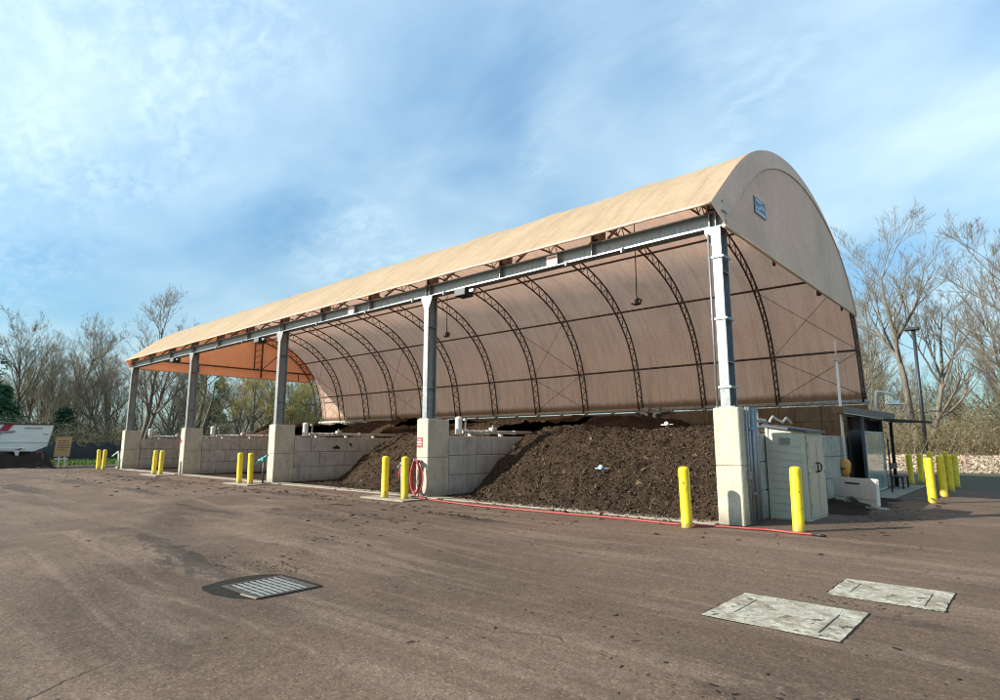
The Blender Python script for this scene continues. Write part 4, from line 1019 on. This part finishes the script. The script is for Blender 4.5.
# ------------------------------------------------------------------ vegetation
def tubes_np(groups):
    """groups: dict (n,k) -> list of (pts(n,3), radii(n)); returns V, F"""
    Vs = []; Fs = []; off = 0
    for (n,k), lst in groups.items():
        P = np.stack([a for a,_ in lst]); R = np.stack([b for _,b in lst]); B = len(lst)
        d = np.gradient(P,axis=1); d /= np.linalg.norm(d,axis=2,keepdims=True)+1e-9
        ref = np.where(np.abs(d[:,:1,2:3]) < .8, np.array([0,0,1.]), np.array([1.,0,0])); u = np.cross(d, np.broadcast_to(ref,d.shape)); u /= np.linalg.norm(u,axis=2,keepdims=True)+1e-9
        w = np.cross(d,u); t = np.arange(k)*2*math.pi/k
        V = P[:,:,None,:]+R[:,:,None,None]*(u[:,:,None,:]*np.cos(t)[None,None,:,None]+w[:,:,None,:]*np.sin(t)[None,None,:,None])
        b, i, j = np.meshgrid(np.arange(B),np.arange(n-1),np.arange(k),indexing='ij'); base = b*n*k
        F = np.stack([base+i*k+j, base+i*k+(j+1)%k, base+(i+1)*k+(j+1)%k, base+(i+1)*k+j],-1).reshape(-1,4)+off
        Vs.append(V.reshape(-1,3)); Fs.append(F); off += B*n*k
    return np.concatenate(Vs), np.concatenate(Fs)

def grow(seed, H, r0, spread=.55, limbs=16, lean=(0,0), start=.22, sub=(8,8,5), droop=0.0, twigr=.011, fork=0, uprise=.35):
    r = np.random.default_rng(seed); tr = {}; tw = {}
    def branch(p, d, ln, rad_, lev, n, bend, up):
        pts = [p]; q = p.copy(); d = d.copy(); dirs = [d.copy()]
        for _ in range(n-1):
            d = d+r.normal(0,bend,3)+np.array([0,0,up]); d /= np.linalg.norm(d); q = q+d*ln/(n-1); pts.append(q.copy()); dirs.append(d.copy())
        pts = np.array(pts); tip = .15 if lev == 0 else .3
        radii = rad_*(1-(1-tip)*np.linspace(0,1,n)**.9)
        k = (8,6,4,3,3)[lev]; (tr if lev <= 1 else tw).setdefault((n,k),[]).append((pts,radii))
        return pts, np.array(dirs), radii
    def kids(pts, dirs, radii, ln, lev, count, s0):
        if lev > 4: return
        for _ in range(count):
            t = s0+(1-s0)*r.random()**.85; x = t*(len(pts)-1); i = min(int(x),len(pts)-2); f = x-i
            p = pts[i]*(1-f)+pts[i+1]*f; d = dirs[i]; rr_ = radii[i]*(1-f)+radii[i+1]*f
            a = r.normal(size=3); a -= d*(a@d); a /= np.linalg.norm(a)
            th = r.uniform(.40,.85) if lev > 1 else r.uniform(.5,1.0)*spread/.55
            nd = d*math.cos(th)+a*math.sin(th); nd[2] += (uprise if lev == 1 else .22)*(1-droop); nd /= np.linalg.norm(nd)
            l2 = ln*r.uniform(.42,.72)*(1.15-.55*t if lev == 1 else 1.0-.35*t)
            r2 = max(min(rr_*.62, l2*.028), twigr)
            n = (12,9,6,4,3)[lev]
            P, D, R = branch(p, nd, l2, r2, lev, n, (.05,.085,.10,.12,.15)[lev], (.06,.06,.055,.045,.03)[lev]-droop*.12)
            if lev < 4: kids(P, D, R, l2, lev+1, sub[lev-1], .22)
    starts = [(np.zeros(3), np.array([lean[0],lean[1],1.0]), H, r0)]
    for _ in range(fork):
        a = r.uniform(0,6.28); starts.append((np.array([.25*math.cos(a),.25*math.sin(a),0]), np.array([lean[0]+.35*math.cos(a),lean[1]+.35*math.sin(a),1.0]), H*r.uniform(.7,.92), r0*.75))
    for p, d, h, rad_ in starts:
        P, D, R = branch(p, d/np.linalg.norm(d), h, rad_, 0, 12, .05, .03)
        kids(P, D, R, h*.78, 1, max(4,int(limbs/(1+.6*fork))), start)
    return tubes_np(tr), tubes_np(tw)
def make_tree(name, label, seed, bark, twig, loc, rz=0, **kw):
    t = thing(name, label, 'tree', loc, rz)
    (V,F),(V2,F2) = grow(seed, **kw)
    raw_mesh('trunk', V, F, M[bark], t); raw_mesh('crown', V2, F2, M[twig], t)
    return t
def again(src, label, loc, rz, s=1.0):
    c = copy_tree(src); c.location = loc; c.rotation_euler = (0,0,rz); c.scale = (s,s,s); c['label'] = label; return c

# left side and behind the far end
A = make_tree('bare_tree', 'tall bare tree with spreading crown just left of the far end of the shelter', 101, 'bark', 'twig', (-58.5,7.5,0), .3, H=12.6, r0=.30, limbs=18, fork=1, sub=(7,6,4))
B = make_tree('bare_tree', 'slender bare tree with one straight central trunk, above the notice board', 102, 'bark', 'twig', (-78.6,5.8,0), 0, H=12.4, r0=.26, limbs=20, spread=.5, start=.3, sub=(7,5,4))
C_ = make_tree('bare_tree', 'bare tree with fine greenish brown twigs behind the striped trailer', 103, 'bark_dark', 'twig_dark', (-69.5,.3,0), 0, H=10.9, r0=.20, limbs=17, sub=(6,6,4))
D_ = make_tree('oak_tree', 'dark crooked bare oak seen under the far gable between the last two posts', 104, 'bark_dark', 'twig_dark', (-50.5,9.3,0), 1.2, H=8.2, r0=.36, spread=.85, limbs=15, start=.16, fork=2, sub=(8,7,4), uprise=.15, twigr=.013)
G = make_tree('willow_tree', 'yellow green budding willow seen under the far gable right of the fourth post', 105, 'bark', 'twig_gold', (-60.6,19.0,0), 0, H=9.5, r0=.20, limbs=18, fork=3, start=.1, sub=(8,9,6), droop=.25, twigr=.012)
again(G, 'yellow green budding willow right behind the third post', (-58.5,22.8,0), 2.1, .85)
again(G, 'pale budding willow seen left of the rear fabric at the far end', (-66,29.5,0), 4.0, .95)
again(A, 'bare tree rising directly over the far eave corner of the shelter', (-64.0,11.9,0), 2.2, .74)
again(A, 'bare tree between the notice board and the far end of the shelter', (-70.5,8.2,0), 4.1, .92)
again(B, 'thin bare tree rising over the trailer stripes, left of the straight trunked tree', (-74.0,1.8,0), 1.7, .86)
again(C_, 'bushy bare tree right of the notice board behind the black sheeting', (-66.0,5.0,0), 2.5, .74)
again(C_, 'bare tree just right of the notice board with ivy-dark base', (-71.0,3.2,0), 5.0, .9)
again(C_, 'low bare tree close behind the far pair of bollards', (-62.5,6.3,0), 3.6, .62)
again(A, 'bare tree seen through the far opening beside the fourth post', (-72,22.5,0), .9, .95)
again(B, 'straight bare tree seen through the far opening between the third and fourth posts', (-62,23.8,0), 2.9, .78)
again(A, 'bare tree seen through the far opening just left of the rear fabric', (-70.0,32.5,0), 5.2, .95)
again(C_, 'dark twiggy bare tree seen just behind the last post', (-55.5,10.6,0), 1.0, .66)
again(B, 'bare tree top poking above the middle of the roof line', (-60.8,42.3,0), .4, 1.62)
again(B, 'bare tree top poking above the roof line over the third post', (-70.5,36.5,0), 3.3, 1.36)
# right side
R1 = make_tree('cottonwood_tree', 'tallest pale bare cottonwood right of the gable, behind the light pole', 201, 'bark', 'twig_pale', (-2.2,42.5,0), 0, H=14.6, r0=.34, limbs=22, spread=.66, start=.22, lean=(-.05,0), fork=1, sub=(8,6,4), twigr=.010, uprise=.35)
R2 = make_tree('cottonwood_tree', 'bare cottonwood with a strongly leaning trunk near the right edge', 202, 'bark', 'twig_pale', (4.1,40.5,0), 0, H=13.2, r0=.25, limbs=17, spread=.68, start=.3, lean=(-.20,-.06), sub=(7,6,4), twigr=.010, uprise=.3)
again(R2, 'tall bare cottonwood at the right edge with branches reaching in from outside', (6.6,37.5,0), 1.0, .98)
again(R1, 'pale bare cottonwood close behind the rear corner of the gable', (-7.5,50.5,0), 2.4, .80)
again(R1, 'bare cottonwood far behind between the light pole and the leaning trunk', (2.5,62,0), 4.4, .92)
again(R2, 'slim bare tree left of the light pole over the kiosk', (-6.2,44.0,0), 2.2, .70)
again(C_, 'dark twiggy bare tree low behind the gooseneck lamp', (-4.6,40.0,0), .3, .55)
again(C_, 'dark twiggy bare tree low at the right edge behind the chip bank', (4.2,46.0,0), 2.0, .66)

# conifers
def conifer(label, loc, H, R, seed):
    r = np.random.default_rng(seed); t = thing('conifer_tree', label, 'tree', loc)
    m = MB(); m.tube([(0,0,0),(0,0,H*.5),(0,0,H)], [.28,.16,.02], 8); m.build('trunk', M['bark_dark'], t)
    nb = 190; z = H*(.02+.97*r.random(nb)**1.1); a = r.uniform(0,6.28,nb); ln = R*(1-z/H)**.8*r.uniform(.45,1.15,nb)+.2
    per_ = 46; s = r.random((nb,per_))**.7; X = np.cos(a)[:,None]*ln[:,None]*s; Y = np.sin(a)[:,None]*ln[:,None]*s; Z = z[:,None]-.32*ln[:,None]*s**1.3+.02*H*0
    C0 = np.stack([X,Y,Z],-1).reshape(-1,3)+r.normal(0,.20,(nb*per_,3)); n = len(C0)
    d = np.stack([np.cos(np.repeat(a,per_)),np.sin(np.repeat(a,per_)),np.full(n,-.45)],1)+r.normal(0,.5,(n,3)); d /= np.linalg.norm(d,axis=1,keepdims=True)
    w = np.cross(d, r.normal(size=(n,3))); w /= np.linalg.norm(w,axis=1,keepdims=True); L_ = r.uniform(.22,.5,n)[:,None]; w = w*L_*.30
    P = np.stack([C0-w*.5, C0+w*.5, C0+d*L_+w*.2, C0+d*L_-w*.2],1)
    raw_mesh('crown', P.reshape(-1,3), np.arange(4*n).reshape(-1,4), M['needle'], t, False); return t
conifer('dark green conifer at the left edge behind the trailer', (-62.0,-4.9,0), 13.2, 4.6, 301)
conifer('smaller dark green conifer right of the big one, above the trailer', (-68.5,-1.6,0), 7.0, 3.6, 302)
conifer('small dark conifer among bare trunks above the notice board', (-67.5,3.4,0), 5.0, 1.5, 303)
conifer('distant dark conifer seen under the far gable between the posts', (-95,30,0), 12, 3.0, 304)

# thickets: tangled stems and leaves, one mass each side
def thicket(name, label, boxes, seed, stem='thicket', leaf='thicket_leaf', nl=1.0):
    r = np.random.default_rng(seed); G = {}; LV = []
    for (x0,x1,y0,y1,h0,h1,n) in boxes:
        px = r.uniform(x0,x1,n); py = r.uniform(y0,y1,n)
        hh = h0+(h1-h0)*(.5+.5*fbm(px,py,.25,seed+1,3)*1.6).clip(0,1)
        for q in range(n):
            h = hh[q]*r.uniform(.55,1.1); a = r.uniform(0,6.28); o_ = h*r.uniform(.1,.8); t = np.linspace(0,1,6)
            arch = r.uniform(.2,1.0)
            pts = np.stack([px[q]+np.cos(a)*o_*t**1.5, py[q]+np.sin(a)*o_*t**1.5, h*(t-.38*arch*t**2.6)/(1-.38*arch*.6)*.95],1)+np.cumsum(r.normal(0,.05*h/3,(6,3)),0)*(t>0)[:,None]
            pts[:,2] = np.maximum(pts[:,2],.0); rad0 = r.uniform(.010,.024)
            G.setdefault((6,3),[]).append((pts, rad0*np.linspace(1,.4,6)))
            for _ in range(3):
                i = r.integers(1,5); d = r.normal(0,1,3); d[2] = abs(d[2])*.6; d /= np.linalg.norm(d); l = h*r.uniform(.15,.38)
                G.setdefault((3,3),[]).append((np.stack([pts[i],pts[i]+d*l*.5,pts[i]+d*l+np.array([0,0,-.1*l])+r.normal(0,.05,3)]), np.array([.010,.008,.005])))
            for _ in range(int(nl*4)):
                i = r.integers(1,6); LV.append(pts[i]+r.normal(0,.28,3)*np.array([1,1,.8]))
    V, F = tubes_np(G); t = tag(raw_mesh(name, V, F, M[stem], None, True), label, kind='stuff')
    C0 = np.array(LV); C0[:,2] = np.maximum(C0[:,2],.05); n = len(C0); d = r.normal(size=(n,3)); d /= np.linalg.norm(d,axis=1,keepdims=True); w = np.cross(d,r.normal(size=(n,3))); w /= np.linalg.norm(w,axis=1,keepdims=True); s = r.uniform(.05,.13,n)[:,None]
    P = np.stack([C0-d*s, C0+w*s*.5, C0+d*s, C0-w*s*.5],1)
    tag(raw_mesh(name+'_leaves', P.reshape(-1,3), np.arange(4*n).reshape(-1,4), M[leaf], None, False), 'small leaves in the '+label, kind='stuff')
thicket('thicket', 'tangled brown thicket behind the wood chip bank', [(-16,14,37.5,42,2.2,4.6,1500),(-20,16,42,52,3.5,7.5,1900),(-26,22,52,64,5,9.5,1500)], 401)
thicket('brush', 'grey brown brush along the far edge of the woods at left', [(-72,-60,-8,8,2.2,5.5,1300),(-88,-70,-10,16,3.5,7.5,1300),(-76,-60,12,34,2.0,4.5,1300),(-100,-76,10,60,4,8,1500)], 402, 'twig_far', 'ivy', 1.3)
def far_wood(name, label, spots, seed, mats, hmin, hmax):
    r = np.random.default_rng(seed); T = []
    for q in range(5):
        T.append(grow(seed+q, H=10.0, r0=.16, spread=.5, limbs=18, start=.10, sub=(7,5,3), twigr=.013))
    Vs = []; Fs = []; off = 0; Vt = []; Ft = []; ot = 0
    for (x, y) in spots:
        (v1,f1),(v2,f2) = T[r.integers(0,5)]; a = r.uniform(0,6.28); sz = r.uniform(hmin,hmax)/10; sxy = sz*r.uniform(.8,1.15); c, s_ = math.cos(a), math.sin(a)
        def tr(v): return np.stack([(v[:,0]*c-v[:,1]*s_)*sxy+x, (v[:,0]*s_+v[:,1]*c)*sxy+y, v[:,2]*sz],1)
        Vt.append(tr(v1)); Ft.append(f1+ot); ot += len(v1); Vs.append(tr(v2)); Fs.append(f2+off); off += len(v2)
    tag(raw_mesh(name+'_trunks', np.concatenate(Vt), np.concatenate(Ft), M[mats[0]]), 'trunks of the '+label, kind='stuff')
    tag(raw_mesh(name, np.concatenate(Vs), np.concatenate(Fs), M[mats[1]]), label, kind='stuff')
rw = np.random.default_rng(71)
far_wood('far_wood', 'far bare wood behind the yard at the left', [(rw.uniform(-104,-74), rw.uniform(-8,62)) for _ in range(52)]+[(rw.uniform(-76,-66), rw.uniform(-4,36)) for _ in range(10)], 500, ('bark','twig_far'), 5.5, 9.5)
far_wood('far_wood', 'far bare wood behind the chip bank at the right', [(rw.uniform(-30,18), rw.uniform(52,92)) for _ in range(30)], 520, ('bark','twig_pale'), 5.5, 9.5)
# ground shrubs by the silt fence
thicket('low_shrubs', 'low green shrubs over the black sheeting', [(-58.5,-57,-1.5,9,.9,1.9,260)], 403, 'twig_dark', 'ivy', 5)
# grass verge
r = np.random.default_rng(55); n = 16000
gx = r.uniform(-56,-45.5,n); gy = r.uniform(-14,12,n); k = (gx < -46.5)|(r.random(n) < .4); gx, gy = gx[k], gy[k]; n = len(gx)
a = r.uniform(0,6.28,n); h = r.uniform(.12,.42,n)*(.6+.6*(fbm(gx,gy,.5,9,3)*.5+.5)); w = r.uniform(.012,.03,n)
P = np.stack([np.stack([gx-w*np.cos(a),gy-w*np.sin(a),gx*0],1), np.stack([gx+w*np.cos(a),gy+w*np.sin(a),gx*0],1), np.stack([gx+h*.4*np.sin(a),gy-h*.4*np.cos(a),h],1)],1)
tag(raw_mesh('grass', P.reshape(-1,3), np.arange(3*n).reshape(-1,3), M['grass'], None, False), 'green grass verge at the left edge of the yard', kind='stuff')

# wood chip bank behind the drive
xs = np.linspace(-16,26,110); ys = np.linspace(27.6,44,60); X, Y = np.meshgrid(xs, ys, indexing='ij')
Z = .55*sm(28.3,33.5,Y+fbm(X,Y,.3,61,3)*.8)+.25*sm(33,40,Y)+fbm(X,Y,1.2,62,5)*.06-.03
tag(raw_mesh('chip_bank', np.stack([X,Y,Z],-1).reshape(-1,3), grid_faces(110,60), simple('chip_ground', (.32,.25,.18), .95, .5, 7, c2=(.18,.135,.09), bmp=1.0, bscale=25)), kind='structure')
r = np.random.default_rng(66); n = 9000; cx = r.uniform(-6,14,n); cy = 28.4+r.random(n)**1.3*9
cz = .55*sm(28.3,33.5,cy)+.25*sm(33,40,cy)+.03; s = r.uniform(.04,.13,n)
q, _ = np.linalg.qr(r.normal(size=(n,3,3))); base = np.array([(1.2,0,0),(0,.5,.1),(-1.2,0,0),(0,-.5,.1)])
P = np.einsum('nij,kj->nki',q,base)*s[:,None,None]+np.stack([cx,cy,cz],1)[:,None,:]
tag(raw_mesh('fallen_leaves', P.reshape(-1,3), np.arange(4*n).reshape(-1,4), M['woodchip'], None, False), 'pale dry leaves and chips covering the bank behind the drive', kind='stuff')
